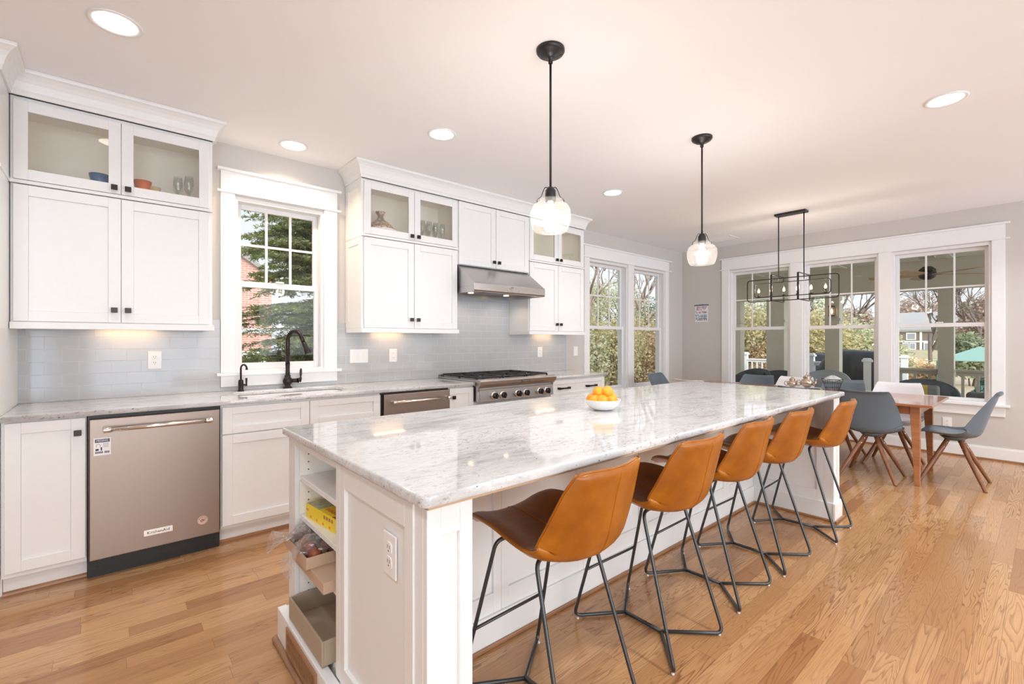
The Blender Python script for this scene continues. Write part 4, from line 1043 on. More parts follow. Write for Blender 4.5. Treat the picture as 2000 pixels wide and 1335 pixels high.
# ------------------------------------------------------------------ bar stools
def shell_rows(prof, widths, curl, nu=15, corner=0.0, pw=2.2):
    # prof: (y,z) centre line from front edge to back top; returns rows of points (x across)
    P = spline([(0, p[0], p[1]) for p in prof], 5); W = spline([(w, 0, 0) for w in widths], 5); C = spline([(c_, 0, 0) for c_ in curl], 5)
    rows = []; n = len(P)
    for i in range(n):
        t_ = (P[min(i+1, n-1)] - P[max(i-1, 0)]).normalized(); nn = Vector((0, t_.z, -t_.y))   # up for the seat, forward for the back
        row = []
        for k in range(nu):
            u = -1+2*k/(nu-1); s_ = math.sin(u*PI/2)*0.35+u*0.65
            row.append(P[i] + Vector((s_*W[i].x/2, 0, 0)) + nn*C[i].x*abs(s_)**pw)
        rows.append(row)
    return rows
def thick_shell(rows, th, up, dn, parent, names=('seat_shell', 'seat_lining')):
    # outer and inner skins of a curved shell
    m_, n_ = len(rows), len(rows[0]); N = [[None]*n_ for _ in range(m_)]
    for i in range(m_):
        for k in range(n_):
            a = rows[min(i+1, m_-1)][k]-rows[max(i-1, 0)][k]; b = rows[i][min(k+1, n_-1)]-rows[i][max(k-1, 0)]
            N[i][k] = b.cross(a).normalized()
    sgn = 1 if N[m_//4][n_//2].z > 0 else -1
    def edge(i, k): return 0.35 if i in (0, m_-1) or k in (0, n_-1) else (0.8 if i in (1, m_-2) or k in (1, n_-2) else 1.0)
    top = [[rows[i][k] + N[i][k]*sgn*th*0.5*edge(i, k) for k in range(n_)] for i in range(m_)]
    bot = [[rows[i][k] - N[i][k]*sgn*th*0.5*edge(i, k) for k in range(n_)] for i in range(m_)]
    m = MB(); m.grid(bot)
    loop = [(0, k) for k in range(n_)] + [(i, n_-1) for i in range(1, m_)] + [(m_-1, k) for k in range(n_-2, -1, -1)] + [(i, 0) for i in range(m_-2, 0, -1)]
    m.grid([[bot[i][k] for i, k in loop], [rows[i][k] for i, k in loop]], closed_u=True)
    a = m.build(names[0], dn, parent)
    m = MB(); m.grid(top); m.grid([[top[i][k] for i, k in loop], [rows[i][k] for i, k in loop]], closed_u=True)
    b = m.build(names[1], up, parent)
    return top, bot, loop
def make_stool():
    s = thing('bar_stool', 'x', 'stool', (0, 0, 0)); local(s)
    prof = [(0.220, 0.612), (0.17, 0.626), (0.07, 0.616), (-0.04, 0.598), (-0.135, 0.590), (-0.210, 0.608), (-0.242, 0.665), (-0.262, 0.745), (-0.280, 0.825), (-0.300, 0.893)]
    widths = [0.34, 0.410, 0.440, 0.455, 0.460, 0.462, 0.448, 0.418, 0.375, 0.312]
    curl = [0.020, 0.040, 0.052, 0.050, 0.052, 0.070, 0.075, 0.060, 0.045, 0.030]
    rows = shell_rows(prof, widths, curl)
    n = len(rows[0])
    for i in (0, len(rows)-1):      # rounded corners at front and top
        for k in range(n):
            u = abs(-1+2*k/(n-1)); d = 0.022*u**6
            rows[i][k] = rows[i][k] + (rows[1 if i == 0 else -2][k]-rows[i][k]).normalized()*d
    top, bot, loop = thick_shell(rows, 0.034, M_leather2, M_leather, s)
    m = MB(); m.tube([rows[i][k] for i, k in loop], 0.0042, 6, closed=True); m.build('piping', M_leather, s)
    m = MB(); c_ = n//2; m.tube([bot[i][c_] for i in range(12, len(rows)-1)], 0.0022, 5); m.tube([top[i][c_] for i in range(1, len(rows)-1)], 0.0022, 5); m.build('seam', M_leather, s)
    r = 0.0075; zf = 0.012
    N1, N2 = Vector((0, 0.115, zf)), Vector((0, -0.075, zf))
    for sx in (-1, 1):
        pts = fillet([(sx*0.05, 0.085, 0.583), (sx*0.155, 0.105, 0.583), (sx*0.205, 0.250, zf), tuple(N1)], 0.035, 5)
        m = MB(); m.tube(pts, r, 8); m.build('leg', M_wire, s)
        pts = fillet([(sx*0.05, -0.075, 0.572), (sx*0.150, -0.085, 0.572), (sx*0.195, -0.258, zf), tuple(N2)], 0.035, 5)
        m = MB(); m.tube(pts, r, 8); m.build('leg', M_wire, s)
    m = MB(); m.tube([N1+Vector((0, 0.004, 0)), N2-Vector((0, 0.004, 0))], r*1.15, 8); m.build('base_bar', M_wire, s)
    f1 = Vector((0.155, 0.105, 0.583)).lerp(Vector((0.205, 0.250, zf)), 0.60)
    m = MB(); m.tube([(-f1.x, f1.y, f1.z), f1], 0.006, 8); m.build('footrest', M_wire, s)
    m = MB(); m.box(-0.06, -0.095, 0.575, 0.06, 0.10, 0.580)
    m.build('seat_bracket', M_wire, s)
    m = MB()
    for sx in (-1, 1):
        m.lathe([(0.001, 0), (0.006, 0), (0.006, 0.006), (0.001, 0.006)], (sx*0.197, 0.235, 0.0005), 10); m.lathe([(0.001, 0), (0.006, 0), (0.006, 0.006), (0.001, 0.006)], (sx*0.187, -0.245, 0.0005), 10)
    m.build('glide', M_plate, s)
    return s
GS = 'cognac leather bar stools along the island'
LS = ['cognac leather bar stool nearest the island corner post with outlet end', 'cognac leather bar stool, second from the near island corner', 'cognac leather bar stool in the middle of the row of five',
      'cognac leather bar stool, second from the far island end', 'cognac leather bar stool at the far island end, closest to the dining table']
spots = [(1.195, 1.180, 2), (1.835, 1.190, -1), (2.430, 1.205, 1), (2.975, 1.185, -1), (3.650, 1.130, 2)]
st0 = make_stool()
for i, (x, y, a) in enumerate(spots):
    o = st0 if i == 0 else copy_tree(st0)
    o.location = (x, y, 0); o.rotation_euler = (0, 0, math.radians(a)); o['label'] = LS[i]; o['group'] = GS

# ------------------------------------------------------------------ dining table and chairs
TX0, TX1, TY0, TY1, TZ = 5.270, 6.260, 0.640, 3.060, 0.733
tb = thing('dining_table', 'long walnut-toned wooden dining table with tapered legs near the end windows', 'table', ((TX0+TX1)/2, (TY0+TY1)/2, 0))
m = MB(); m.box(TX0, TY0, TZ-0.022, TX1, TY1, TZ); m.build('tabletop', wood('tabletop_wood', (0.30, 0.11, 0.05), (0.46, 0.20, 0.09), 0.08, (12, 2.0, 12)), tb, bevel=0.005)
ax0, ax1, ay0, ay1 = TX0+0.125, TX1-0.115, TY0+0.10, TY1-0.10
for nm, b in (('apron', (ax0+0.02, ay0+0.012, ax1-0.02, ay0+0.032)), ('apron', (ax0+0.02, ay1-0.032, ax1-0.02, ay1-0.012)), ('apron', (ax0+0.012, ay0+0.032, ax0+0.032, ay1-0.032)), ('apron', (ax1-0.032, ay0+0.032, ax1-0.012, ay1-0.032))):
    m = MB(); m.box(b[0], b[1], TZ-0.105, b[2], b[3], TZ-0.0225); m.build(nm, M_teak, tb)
for lx, sx in ((ax0, 1), (ax1, -1)):
    for ly, sy in ((ay0, 1), (ay1, -1)):
        m = MB(); rings = []
        for z, w in ((0.0, 0.036), (0.60, 0.066), (TZ-0.0225, 0.068)):
            rings.append([(lx, ly, z), (lx+sx*w, ly, z), (lx+sx*w, ly+sy*w, z), (lx, ly+sy*w, z)])
        m.ring_sweep(rings, smooth=False); m.build('leg', M_teak, tb, bevel=0.002)
def make_chair(white=False):
    c = thing('dining_chair', 'x', 'chair', (0, 0, 0)); local(c)
    shell = M_whiteshell if white else M_greyshell
    prof = [(0.225, 0.438), (0.19, 0.452), (0.10, 0.440), (0.0, 0.425), (-0.10, 0.425), (-0.165, 0.455), (-0.195, 0.530), (-0.225, 0.640), (-0.262, 0.750), (-0.280, 0.803), (-0.308, 0.826)]
    widths = [0.36, 0.42, 0.455, 0.47, 0.48, 0.49, 0.48, 0.455, 0.415, 0.38, 0.335]
    curl = [0.005, 0.015, 0.030, 0.045, 0.070, 0.105, 0.100, 0.070, 0.040, 0.025, 0.012]
    rows = shell_rows(prof, widths, curl, pw=2.6); n = len(rows[0])
    for i in (0, len(rows)-1):
        for k in range(n):
            u = abs(-1+2*k/(n-1)); rows[i][k] = rows[i][k] + (rows[1 if i == 0 else -2][k]-rows[i][k]).normalized()*0.03*u**5
    top, bot, loop = thick_shell(rows, 0.012, shell, shell, c, ('seat_shell', 'inner_shell'))
    if not white or True:
        m = MB(); R_ = []
        for i in range(2, 22):
            row = []
            for k in range(2, n-2):
                e_ = min(i-2, 21-i, k-2, n-3-k); row.append(top[i][k] + Vector((0, 0, 0.002+0.016*min(1, e_/2.0))))
            R_.append(row)
        m.grid(R_); m.build('cushion', shell if white else M_greypad, c)
    m = MB(); m.lathe([(0.001, 0.385), (0.065, 0.385), (0.085, 0.405), (0.10, 0.417), (0.001, 0.417)], (0, 0.0, 0), 20); m.build('hub', shell if not white else M_whiteshell, c)
    for sx in (-1, 1):
        for sy in (-1, 1):
            m = MB(); a = Vector((sx*0.035, sy*0.035, 0.405)); b = Vector((sx*0.212, sy*0.212, 0.008))
            m.tube([a, a.lerp(b, 0.3), b, b+(b-a).normalized()*0.0087], [0.017, 0.019, 0.0135, 0.013], 12); lg = m.build('leg', M_walnut, c)
            m = MB(); d = (b-a).normalized(); o_ = Vector((sx, sy, 0)).normalized(); q = o_.cross(d).normalized()
            for t_ in (0.10, 0.21):
                p = a.lerp(b, t_); nn = Vector((0, 0, 1)).cross(d).normalized()
                for sg in (-1, 1): m.tube([p+nn*sg*0.0165, p+nn*sg*0.020], 0.0035, 8)
            m.build('screw', M_chrome, lg)
    return c
GC = 'dining chairs around the wooden table'
ch = [  # x, y, heading of the front (deg), white, label
 (5.475, 1.100, -90, False, 'slate grey dining chair at the near table corner, its back toward the island'),
 (6.200, 1.060, 90, True, 'white dining chair on the window side, first from the near table end'),
 (5.815, 0.560, 0, False, 'slate grey dining chair seen from the side at the near end of the table'),
 (6.220, 1.560, 90, False, 'slate grey dining chair on the window side, beside the wire basket'),
 (6.220, 2.060, 90, True, 'white dining chair on the window side, behind the silver teapots'),
 (6.220, 2.510, 90, False, 'slate grey dining chair on the window side, farthest from the near table end'),
 (5.390, 1.610, -90, False, 'slate grey dining chair on the island side, behind the leather stools'),
 (5.380, 2.760, -90, True, 'white dining chair on the island side, its top just above the stone'),
 (5.760, 3.330, 180, False, 'slate grey dining chair at the far table end beside the double window')]
proto = {}
for (x, y, a, wh, lab) in ch:
    if wh not in proto: o = proto[wh] = make_chair(wh)
    else: o = copy_tree(proto[wh])
    o.location = (x, y, 0); o.rotation_euler = (0, 0, math.radians(a)); o['label'] = lab; o['group'] = GC

# ------------------------------------------------------------------ on the table
def silver_pot(name, label, x, y, sc_, spout):
    p = thing(name, label, 'pot', (x, y, TZ+0.006))
    z0 = TZ+0.0065
    m = MB(); m.lathe([(0.001, 0), (0.030*sc_, 0), (0.032*sc_, 0.006*sc_), (0.020*sc_, 0.016*sc_), (0.030*sc_, 0.028*sc_), (0.056*sc_, 0.050*sc_), (0.062*sc_, 0.072*sc_), (0.052*sc_, 0.092*sc_), (0.034*sc_, 0.104*sc_), (0.032*sc_, 0.112*sc_), (0.038*sc_, 0.118*sc_), (0.001, 0.118*sc_)], (x, y, z0), 20); m.build('body', M_silver, p)
    m = MB(); m.lathe([(0.036*sc_, 0.1185*sc_), (0.030*sc_, 0.132*sc_), (0.012*sc_, 0.146*sc_), (0.006*sc_, 0.150*sc_), (0.009*sc_, 0.158*sc_), (0.006*sc_, 0.166*sc_), (0.002*sc_, 0.178*sc_)], (x, y, z0), 16); m.build('lid', M_silver, p)
    hb = [(x, y+0.055*sc_, z0+0.085*sc_), (x, y+0.085*sc_, z0+0.088*sc_), (x, y+0.095*sc_, z0+0.062*sc_), (x, y+0.078*sc_, z0+0.040*sc_), (x, y+0.055*sc_, z0+0.045*sc_)]
    m = MB(); m.tube(spline(hb, 5), 0.0045*sc_, 7); m.build('handle', M_silver, p)
    if spout:
        sp = [(x, y-0.050*sc_, z0+0.045*sc_), (x, y-0.070*sc_, z0+0.060*sc_), (x, y-0.074*sc_, z0+0.085*sc_), (x, y-0.082*sc_, z0+0.108*sc_)]
        pp = spline(sp, 5); m = MB(); m.tube(pp, [0.014*sc_-0.008*sc_*k/len(pp) for k in range(len(pp))], 9); m.build('spout', M_silver, p)
    else:
        hb = [(a, 2*y-b, c_) for a, b, c_ in hb]; m = MB(); m.tube(spline(hb, 5), 0.0045*sc_, 7); m.build('handle', M_silver, p)
    return p
tray = thing('serving_tray', 'white oval tray under the silver pots on the dining table', 'tray', (5.90, 1.84, TZ))
m = MB(); m.lathe([(0.001, 0.0), (0.16, 0.0), (0.185, 0.012), (0.183, 0.014), (0.158, 0.004), (0.001, 0.004)], (5.90, 1.84, TZ+0.0005), 32); tro = m.build('dish', M_cera, tray)
silver_pot('sugar_bowl', 'small ornate silver sugar bowl with pointed lid on the white tray', 5.90, 1.915, 0.86, False)
silver_pot('teapot', 'larger ornate silver teapot with pointed lid beside the sugar bowl', 5.90, 1.765, 1.12, True)
bk = thing('wire_basket', 'flared grey wire basket on the table beside the silver teapot', 'basket', (5.92, 1.53, TZ))
m = MB(); bx, by, z0 = 5.92, 1.53, TZ+0.003
for z, r_ in ((0.0, 0.055), (0.045, 0.067), (0.09, 0.082), (0.132, 0.10), (0.135, 0.10)): m.tube([(bx+r_*math.cos(2*PI*k/24), by+r_*math.sin(2*PI*k/24), z0+z) for k in range(24)], 0.0026 if z else 0.002, 5, closed=True)
for k in range(24):
    a = 2*PI*k/24; m.tube([(bx+0.055*math.cos(a), by+0.055*math.sin(a), z0), (bx+0.082*math.cos(a), by+0.082*math.sin(a), z0+0.09), (bx+0.10*math.cos(a), by+0.10*math.sin(a), z0+0.134)], 0.0012, 4)
m.build('wire_frame', M_wire, bk)
m = MB()
rows = []
for i in range(7):
    t_ = i/6; rows.append([(bx+(0.095*(1-t_)**0.7+0.004)*math.cos(2*PI*k/20)*(1+0.15*math.sin(3*2*PI*k/20)), by+(0.095*(1-t_)**0.7+0.004)*math.sin(2*PI*k/20)*(1+0.12*math.cos(2*2*PI*k/20)), z0+0.125+0.045*t_+0.006*math.sin(5*2*PI*k/20)) for k in range(20)])
m.grid(rows, closed_u=True); q = m.build('napkin', pmat('grey_cloth', (0.55, 0.56, 0.58), 0.8)); tag(q, 'crumpled light grey cloth heaped in the wire basket', 'cloth')
m = MB(); m.lathe([(0.001, 0), (0.06, 0), (0.105, 0.018), (0.102, 0.020), (0.058, 0.004), (0.001, 0.004)], (5.75, 2.55, TZ+0.0005), 28); q = m.build('plate', M_cera); tag(q, 'white plate lying on the dining table by the far chairs', 'plate')

# ------------------------------------------------------------------ fruit bowl
m = MB(); bx, by, bz = 2.015, 1.575, 0.9145
m.lathe([(0.001, 0.0), (0.042, 0.0), (0.070, 0.012), (0.088, 0.034), (0.097, 0.056), (0.098, 0.058), (0.094, 0.057), (0.084, 0.036), (0.066, 0.017), (0.040, 0.006), (0.001, 0.005)], (bx, by, bz), 48)
o = m.build('fruit_bowl', M_cera); tag(o, 'small white ceramic bowl of oranges on the island', 'bowl')
ro = 0.0330
OR = [(-0.045, -0.030, 0.056, 'front left, low against the bowl rim'), (-0.012, -0.050, 0.058, 'front middle, facing the camera'), (0.040, -0.032, 0.056, 'front right, low against the bowl rim'), (-0.022, 0.008, 0.096, 'upper left on top of the pile'), (0.022, -0.008, 0.100, 'highest, in the centre of the pile'), (0.050, 0.026, 0.062, 'at the right rear of the pile'), (0.0, 0.048, 0.060, 'at the back of the pile'), (-0.052, 0.030, 0.058, 'at the left rear of the pile')]
# offsets are along the island (x) and across it (y)
om = None
for (dx, dy, dz, lab) in OR:
    c_ = math.cos(math.radians(-41)); s_ = math.sin(math.radians(-41)); px, py = bx+dx*c_-dy*s_, by+dx*s_+dy*c_
    if om is None:
        root = thing('orange', 'x', 'fruit', (0, 0, 0), group='oranges in the white bowl'); local(root)
        m = MB(); prof_ = [(ro*math.sin(PI*k/14), -ro*0.94*math.cos(PI*k/14)) for k in range(15)]; m.lathe(prof_, (0, 0, 0), 22, caps=False); m.build('peel', M_orange, root)
        m = MB(); m.lathe([(0.001, 0.0284), (0.0028, 0.0287), (0.002, 0.0296), (0.001, 0.0298)], (0, 0, 0), 8); m.build('stem_button', pmat('green_stem', (0.25, 0.30, 0.08), 0.6), root)
        om = root; o = root
    else: o = copy_tree(om)
    o.location = (px, py, bz+dz-0.003); random.seed(int(dx*1000)+7); o.rotation_euler = (random.uniform(-1.2, 1.2), random.uniform(-1.2, 1.2), random.uniform(0, 6)); o['label'] = 'orange in the white bowl, ' + lab

# ------------------------------------------------------------------ calendar on the end wall
pc = thing('wall_calendar', 'small white hanging print with dark top bar and colourful rows of figures', 'print', (EX, 3.65, 1.585))
m = MB(); m.box(EX-0.006, 3.540, 1.582, EX-0.002, 3.755, 1.850); m.build('sheet', pmat('print_paper', (0.82, 0.82, 0.84), 0.6), pc)
m = MB(); m.box(EX-0.012, 3.532, 1.843, EX-0.001, 3.763, 1.858); m.tube([(EX-0.006, 3.60, 1.857), (EX-0.006, 3.648, 1.872), (EX-0.006, 3.70, 1.857)], 0.0015, 5); m.build('hanger', pmat('navy_bar', (0.05, 0.09, 0.15), 0.5), pc)
random.seed(11); cols = {'navy_print': (0.10, 0.12, 0.20), 'teal_print': (0.12, 0.33, 0.42), 'coral_print': (0.75, 0.30, 0.18), 'plum_print': (0.25, 0.12, 0.18)}
mbs = {k: MB() for k in cols}
for rz, ks in ((1.822, ['navy_print']), (1.800, ['coral_print', 'coral_print', 'navy_print']), (1.780, ['plum_print', 'coral_print']), (1.748, ['coral_print', 'plum_print']), (1.730, ['plum_print', 'navy_print']), (1.695, ['teal_print']), (1.675, ['teal_print', 'navy_print']), (1.655, ['teal_print']), (1.635, ['navy_print']), (1.615, ['plum_print', 'navy_print', 'coral_print'])):
    y = 3.56
    while y < 3.735:
        w = random.uniform(0.007, 0.018); hgt = random.uniform(0.010, 0.019); k = random.choice(ks)
        if random.random() < 0.8: mbs[k].box(EX-0.0068, y, rz-hgt/2, EX-0.0062, y+w*0.95, rz+hgt/2)
        y += w+0.003
for k, mb in mbs.items(): mb.build('print', pmat(k, cols[k], 0.6), pc)

# ------------------------------------------------------------------ things behind the cabinet glass
def cup(x, y, z, h, r, mat, name, label, cat):
    m = MB(); m.lathe([(0.001, 0), (r*0.62, 0), (r*0.70, 0.006), (r*0.80, h*0.5), (r, h), (r*0.94, h), (r*0.74, h*0.5), (r*0.6, 0.01), (0.001, 0.01)], (x, y, z), 24)
    o = m.build(name, mat); tag(o, label, cat); return o
zc = 2.1605
cup(-0.040, 3.730, zc, 0.120, 0.050, pmat('blue_glaze', (0.06, 0.16, 0.33), 0.2), 'cup', 'blue patterned cup behind the glass of the cabinet left of the window', 'cup')
cup(0.163, 3.735, zc, 0.128, 0.046, pmat('orange_glaze', (0.62, 0.17, 0.06), 0.2), 'cup', 'orange patterned cup behind the glass, right of the blue one', 'cup')
cup(0.222, 3.730, zc, 0.100, 0.032, pmat('amber_glass', (0.62, 0.50, 0.32), 0.15), 'cup', 'small pale amber cup beside the orange cup behind cabinet glass', 'cup')
def goblet(x, y, z, label, group):
    m = MB(); m.lathe([(0.001, 0), (0.030, 0), (0.028, 0.003), (0.005, 0.008), (0.004, 0.085), (0.010, 0.095), (0.026, 0.125), (0.028, 0.160), (0.023, 0.215), (0.022, 0.215), (0.026, 0.16), (0.001, 0.10)], (x, y, z), 16)
    o = m.build('wine_glass', M_drink); tag(o, label, 'glass', group)
    return o
goblet(0.405, 3.75, zc, 'clear stemmed glass in the right corner of the left glass cabinet', None)
goblet(0.350, 3.80, zc, 'clear stemmed glass beside the right corner of the left glass cabinet', None)
g0 = goblet(2.15, 3.72, zc, 'clear stemmed glass behind the right door of the tagine cabinet', 'stemmed glasses in the tagine cabinet')
for (x, y) in ((2.22, 3.72), (2.29, 3.72), (2.36, 3.72), (2.18, 3.80), (2.25, 3.80), (2.33, 3.80)):
    o = g0.copy(); link(o); o.location = (x, y, zc)
tg = thing('tagine', 'patterned brown and cream ceramic tagine with knob lid behind cabinet glass', 'pot', (1.79, 3.81, zc))
M_tag = pmat('tagine_glaze', (0.5, 0.3, 0.2), 0.3); t = NT(M_tag)
vr = t.new('ShaderNodeTexVoronoi'); t.ln(t.pos((28, 28, 28)), vr.inputs[0]); vr.inputs['Scale'].default_value = 1.0
t.ln(t.ramp(vr.outputs['Distance'], [(0.2, (0.40, 0.16, 0.09)), (0.42, (0.70, 0.60, 0.48)), (0.6, (0.30, 0.24, 0.20))]), t.b.inputs['Base Color'])
m = MB(); m.lathe([(0.001, 0), (0.08, 0), (0.10, 0.03), (0.150, 0.070), (0.152, 0.080), (0.001, 0.083)], (1.79, 3.81, zc), 32); m.build('dish', M_cera, tg)
m = MB(); m.lathe([(0.128, 0.0835), (0.120, 0.100), (0.092, 0.132), (0.060, 0.158), (0.034, 0.180), (0.026, 0.195), (0.024, 0.208), (0.040, 0.236), (0.044, 0.243), (0.001, 0.244)], (1.79, 3.81, zc), 28); m.build('lid', M_tag, tg)

# ------------------------------------------------------------------ lamps
def pendant(x, y, label):
    p = thing('pendant_light', label, 'lamp', (x, y, 1.83), group='seeded glass pendant lights over the island')
    m = MB(); m.lathe([(0.001, CH-0.001), (0.070, CH-0.001), (0.071, CH-0.012), (0.064, CH-0.022), (0.050, CH-0.026), (0.046, CH-0.034), (0.020, CH-0.040), (0.012, CH-0.048), (0.011, CH-0.07), (0.001, CH-0.07)], (x, y, 0), 32); cn = m.build('canopy', M_darkmetal, p)
    m = MB(); m.lathe([(0.001, 0), (0.004, 0), (0.004, 0.003), (0.001, 0.003)], (x+0.035, y-0.035, CH-0.031), 8); m.lathe([(0.001, 0), (0.004, 0), (0.004, 0.003), (0.001, 0.003)], (x-0.035, y+0.01, CH-0.031), 8); m.build('screw', M_black, cn)
    m = MB(); m.tube([(x, y, CH-0.068), (x, y, 2.052)], 0.0060, 12); m.build('rod', M_darkmetal, p)
    m = MB(); m.lathe([(0.001, 2.055), (0.014, 2.053), (0.020, 2.044), (0.026, 2.036), (0.027, 2.000), (0.026, 1.985), (0.020, 1.975), (0.001, 1.975)], (x, y, 0), 24); m.build('socket', M_darkmetal, p)
    m = MB(); d = Vector((0.7554, -0.6553, 0))
    for sg in (-1, 1): m.tube(spline([Vector((x, y, 2.050))+d*sg*0.012, Vector((x, y, 2.052))+d*sg*0.026, Vector((x, y, 2.036))+d*sg*0.036, Vector((x, y, 2.006))+d*sg*0.048, Vector((x, y, 1.990))+d*sg*0.066, Vector((x, y, 1.975))+d*sg*0.066], 4), 0.0022, 6)
    m.build('bracket', M_darkmetal, p)
    m = MB(); m.lathe([(0.056, 1.992), (0.057, 1.977), (0.070, 1.971), (0.088, 1.960), (0.0995, 1.937), (0.1025, 1.910), (0.099, 1.880), (0.092, 1.852), (0.084, 1.836), (0.076, 1.831), (0.04, 1.829), (0.001, 1.829)], (x, y, 0), 40, caps=False); m.build('glass_shade', M_seeded, p)
    m = MB(); m.lathe([(0.001, 1.975), (0.012, 1.972), (0.013, 1.955), (0.024, 1.930), (0.028, 1.910), (0.024, 1.890), (0.012, 1.878), (0.001, 1.876)], (x, y, 0), 20); m.build('bulb', M_bulb, p)
    l = bpy.data.lights.new('lamp', 'POINT'); l.energy = PEND_W; l.color = (1, 0.94, 0.88); l.shadow_soft_size = 0.05
    lo = bpy.data.objects.new('lamp', l); link(lo); lo.parent = p; lo.location = Vector((x, y, 1.905)) - ORG[p.name]
PEND_W = 17.0
pendant(1.669, 1.630, 'round seeded glass pendant on a dark rod, nearer the camera')
pendant(3.215, 1.627, 'round seeded glass pendant on a dark rod, nearer the dining table')

c = thing('linear_chandelier', 'dark rectangular open-frame chandelier with six candle bulbs over the dining table', 'chandelier', (5.86, 1.915, 1.74))
m = MB(); m.box(5.805, 1.755, CH-0.024, 5.915, 2.075, CH-0.001); m.build('canopy', M_darkmetal, c, bevel=0.002)
for y in (2.045, 1.785): m = MB(); m.tube([(5.86, y, CH-0.024), (5.86, y, 1.975)], 0.0062, 10); m.build('rod', M_darkmetal, c)
def rect_loop(y0, y1, z0, z1, x, wx, th, r_, plane='x'):
    pts = fillet([(0, y0, z0), (0, y1, z0), (0, y1, z1), (0, y0, z1)], r_, 5, closed=True); n = len(pts); rings = []
    for i, p in enumerate(pts):
        t_ = (pts[(i+1) % n]-pts[i-1]).normalized(); nn = Vector((0, t_.z, -t_.y))
        q = [p+nn*th/2+Vector((-wx/2, 0, 0)), p+nn*th/2+Vector((wx/2, 0, 0)), p-nn*th/2+Vector((wx/2, 0, 0)), p-nn*th/2+Vector((-wx/2, 0, 0))]
        if plane == 'x': q = [v+Vector((x, 0, 0)) for v in q]
        else: q = [Vector((v.y, x+v.x, v.z)) for v in q]
        rings.append(q)
    m = MB(); m.ring_sweep(rings, closed=True, smooth=False); return m
rect_loop(1.456, 2.392, 1.750, 2.004, 5.86, 0.012, 0.010, 0.035).build('outer_frame', M_darkmetal, c, bevel=0.002)
rect_loop(1.530, 2.308, 1.799, 1.958, 5.86, 0.012, 0.009, 0.035).build('inner_frame', M_darkmetal, c, bevel=0.002)
for y in (2.050, 1.780): rect_loop(5.655, 6.035, 1.737, 2.030, y, 0.020, 0.008, 0.012, 'y').build('cross_frame', M_darkmetal, c, bevel=0.002)
for k in range(6):
    y = 2.262-k*0.1368
    m = MB(); m.lathe([(0.001, 0), (0.008, 0), (0.020, 0.006), (0.019, 0.008), (0.008, 0.006), (0.0085, 0.010), (0.0085, 0.045), (0.001, 0.046)], (5.86, y, 1.804), 14); cd = m.build('candle_sleeve', M_darkmetal, c)
    m = MB(); m.lathe([(0.001, 0.046), (0.007, 0.047), (0.0125, 0.060), (0.012, 0.072), (0.006, 0.088), (0.001, 0.100)], (5.86, y, 1.804), 14); m.build('bulb', M_candle, cd)
    l = bpy.data.lights.new('lamp', 'POINT'); l.energy = 3.2; l.color = (1, 0.86, 0.68); l.shadow_soft_size = 0.02
    lo = bpy.data.objects.new('lamp', l); link(lo); lo.parent = c; lo.location = Vector((5.86, y, 1.89)) - ORG[c.name]

DL = [(0.025, 2.800, 'recessed ceiling light above the aisle by the dishwasher, largest in view'), (1.042, 3.690, 'recessed ceiling light just in front of the sink window'), (1.777, 2.803, 'recessed ceiling light above the aisle before the window-side wall cabinets'),
      (3.751, 2.809, 'recessed ceiling light above the aisle near the second pendant'), (3.819, 0.403, 'recessed ceiling light over the seating side near the right edge'),
      (1.777, 0.300, None), (-0.60, 0.300, None), (-0.60, -1.9, None), (1.777, -1.9, None), (3.819, -1.9, None), (-2.4, 2.6, None), (-2.4, -0.6, None), (6.1, -1.9, None), (6.1, -0.3, None)]
DLW = 10.0
for x, y, lab in DL:
    p = thing('recessed_light', lab or 'recessed ceiling light in the living area behind the camera', 'light', (x, y, CH-0.01), group='white recessed ceiling lights')
    m = MB(); m.lathe([(0.100, CH-0.0005), (0.101, CH-0.004), (0.094, CH-0.007), (0.080, CH-0.004), (0.080, CH-0.0005)], (x, y, 0), 40, caps=False); m.build('trim_ring', M_trim, p)
    m = MB(); m.lathe([(0.001, CH-0.0035), (0.079, CH-0.0035), (0.079, CH-0.0015), (0.001, CH-0.0015)], (x, y, 0), 40, smooth=False); m.build('lens', M_lens, p)
    spot((x, y, CH-0.010), DLW if (y < 1 and lab) else (DLW*1.2 if y < 1 else (DLW*0.7 if y > 3.5 else DLW*0.38)), (1.0, 0.76, 0.54) if y > 3.5 else (0.93, 0.97, 1.0), 0.15, p, spread=130)

# ------------------------------------------------------------------ outdoors
def leafmat(name, cols, rough=0.6, scale=9.0):
    m = bpy.data.materials.new(name); m.use_nodes = True; t = NT(m)
    f = t.noise(t.pos((scale, scale, scale)), 1.0, 3, 0.7)
    c = t.ramp(f, [(0.30+0.4*i/(len(cols)-1), col) for i, col in enumerate(cols)])
    t.ln(c, t.b.inputs['Base Color']); t.b.inputs['Roughness'].default_value = rough
    out = t.n['Material Output']; tr = t.new('ShaderNodeBsdfTranslucent'); t.ln(c, tr.inputs[0])
    mx = t.new('ShaderNodeMixShader'); mx.inputs[0].default_value = 0.35; t.ln(t.b.outputs[0], mx.inputs[1]); t.ln(tr.outputs[0], mx.inputs[2]); t.ln(mx.outputs[0], out.inputs[0])
    return m
M_bark = wood('tree_bark', (0.11, 0.085, 0.07), (0.23, 0.19, 0.16), 0.9, (8, 8, 2), True)
M_needle = leafmat('evergreen_needles', [(0.085, 0.11, 0.035), (0.21, 0.25, 0.075), (0.46, 0.50, 0.19)])
M_leafy = leafmat('yellow_green_leaves', [(0.30, 0.27, 0.11), (0.56, 0.49, 0.26), (0.82, 0.74, 0.50)])
M_leafy2 = leafmat('pale_green_leaves', [(0.30, 0.31, 0.17), (0.57, 0.57, 0.36), (0.85, 0.83, 0.64)])
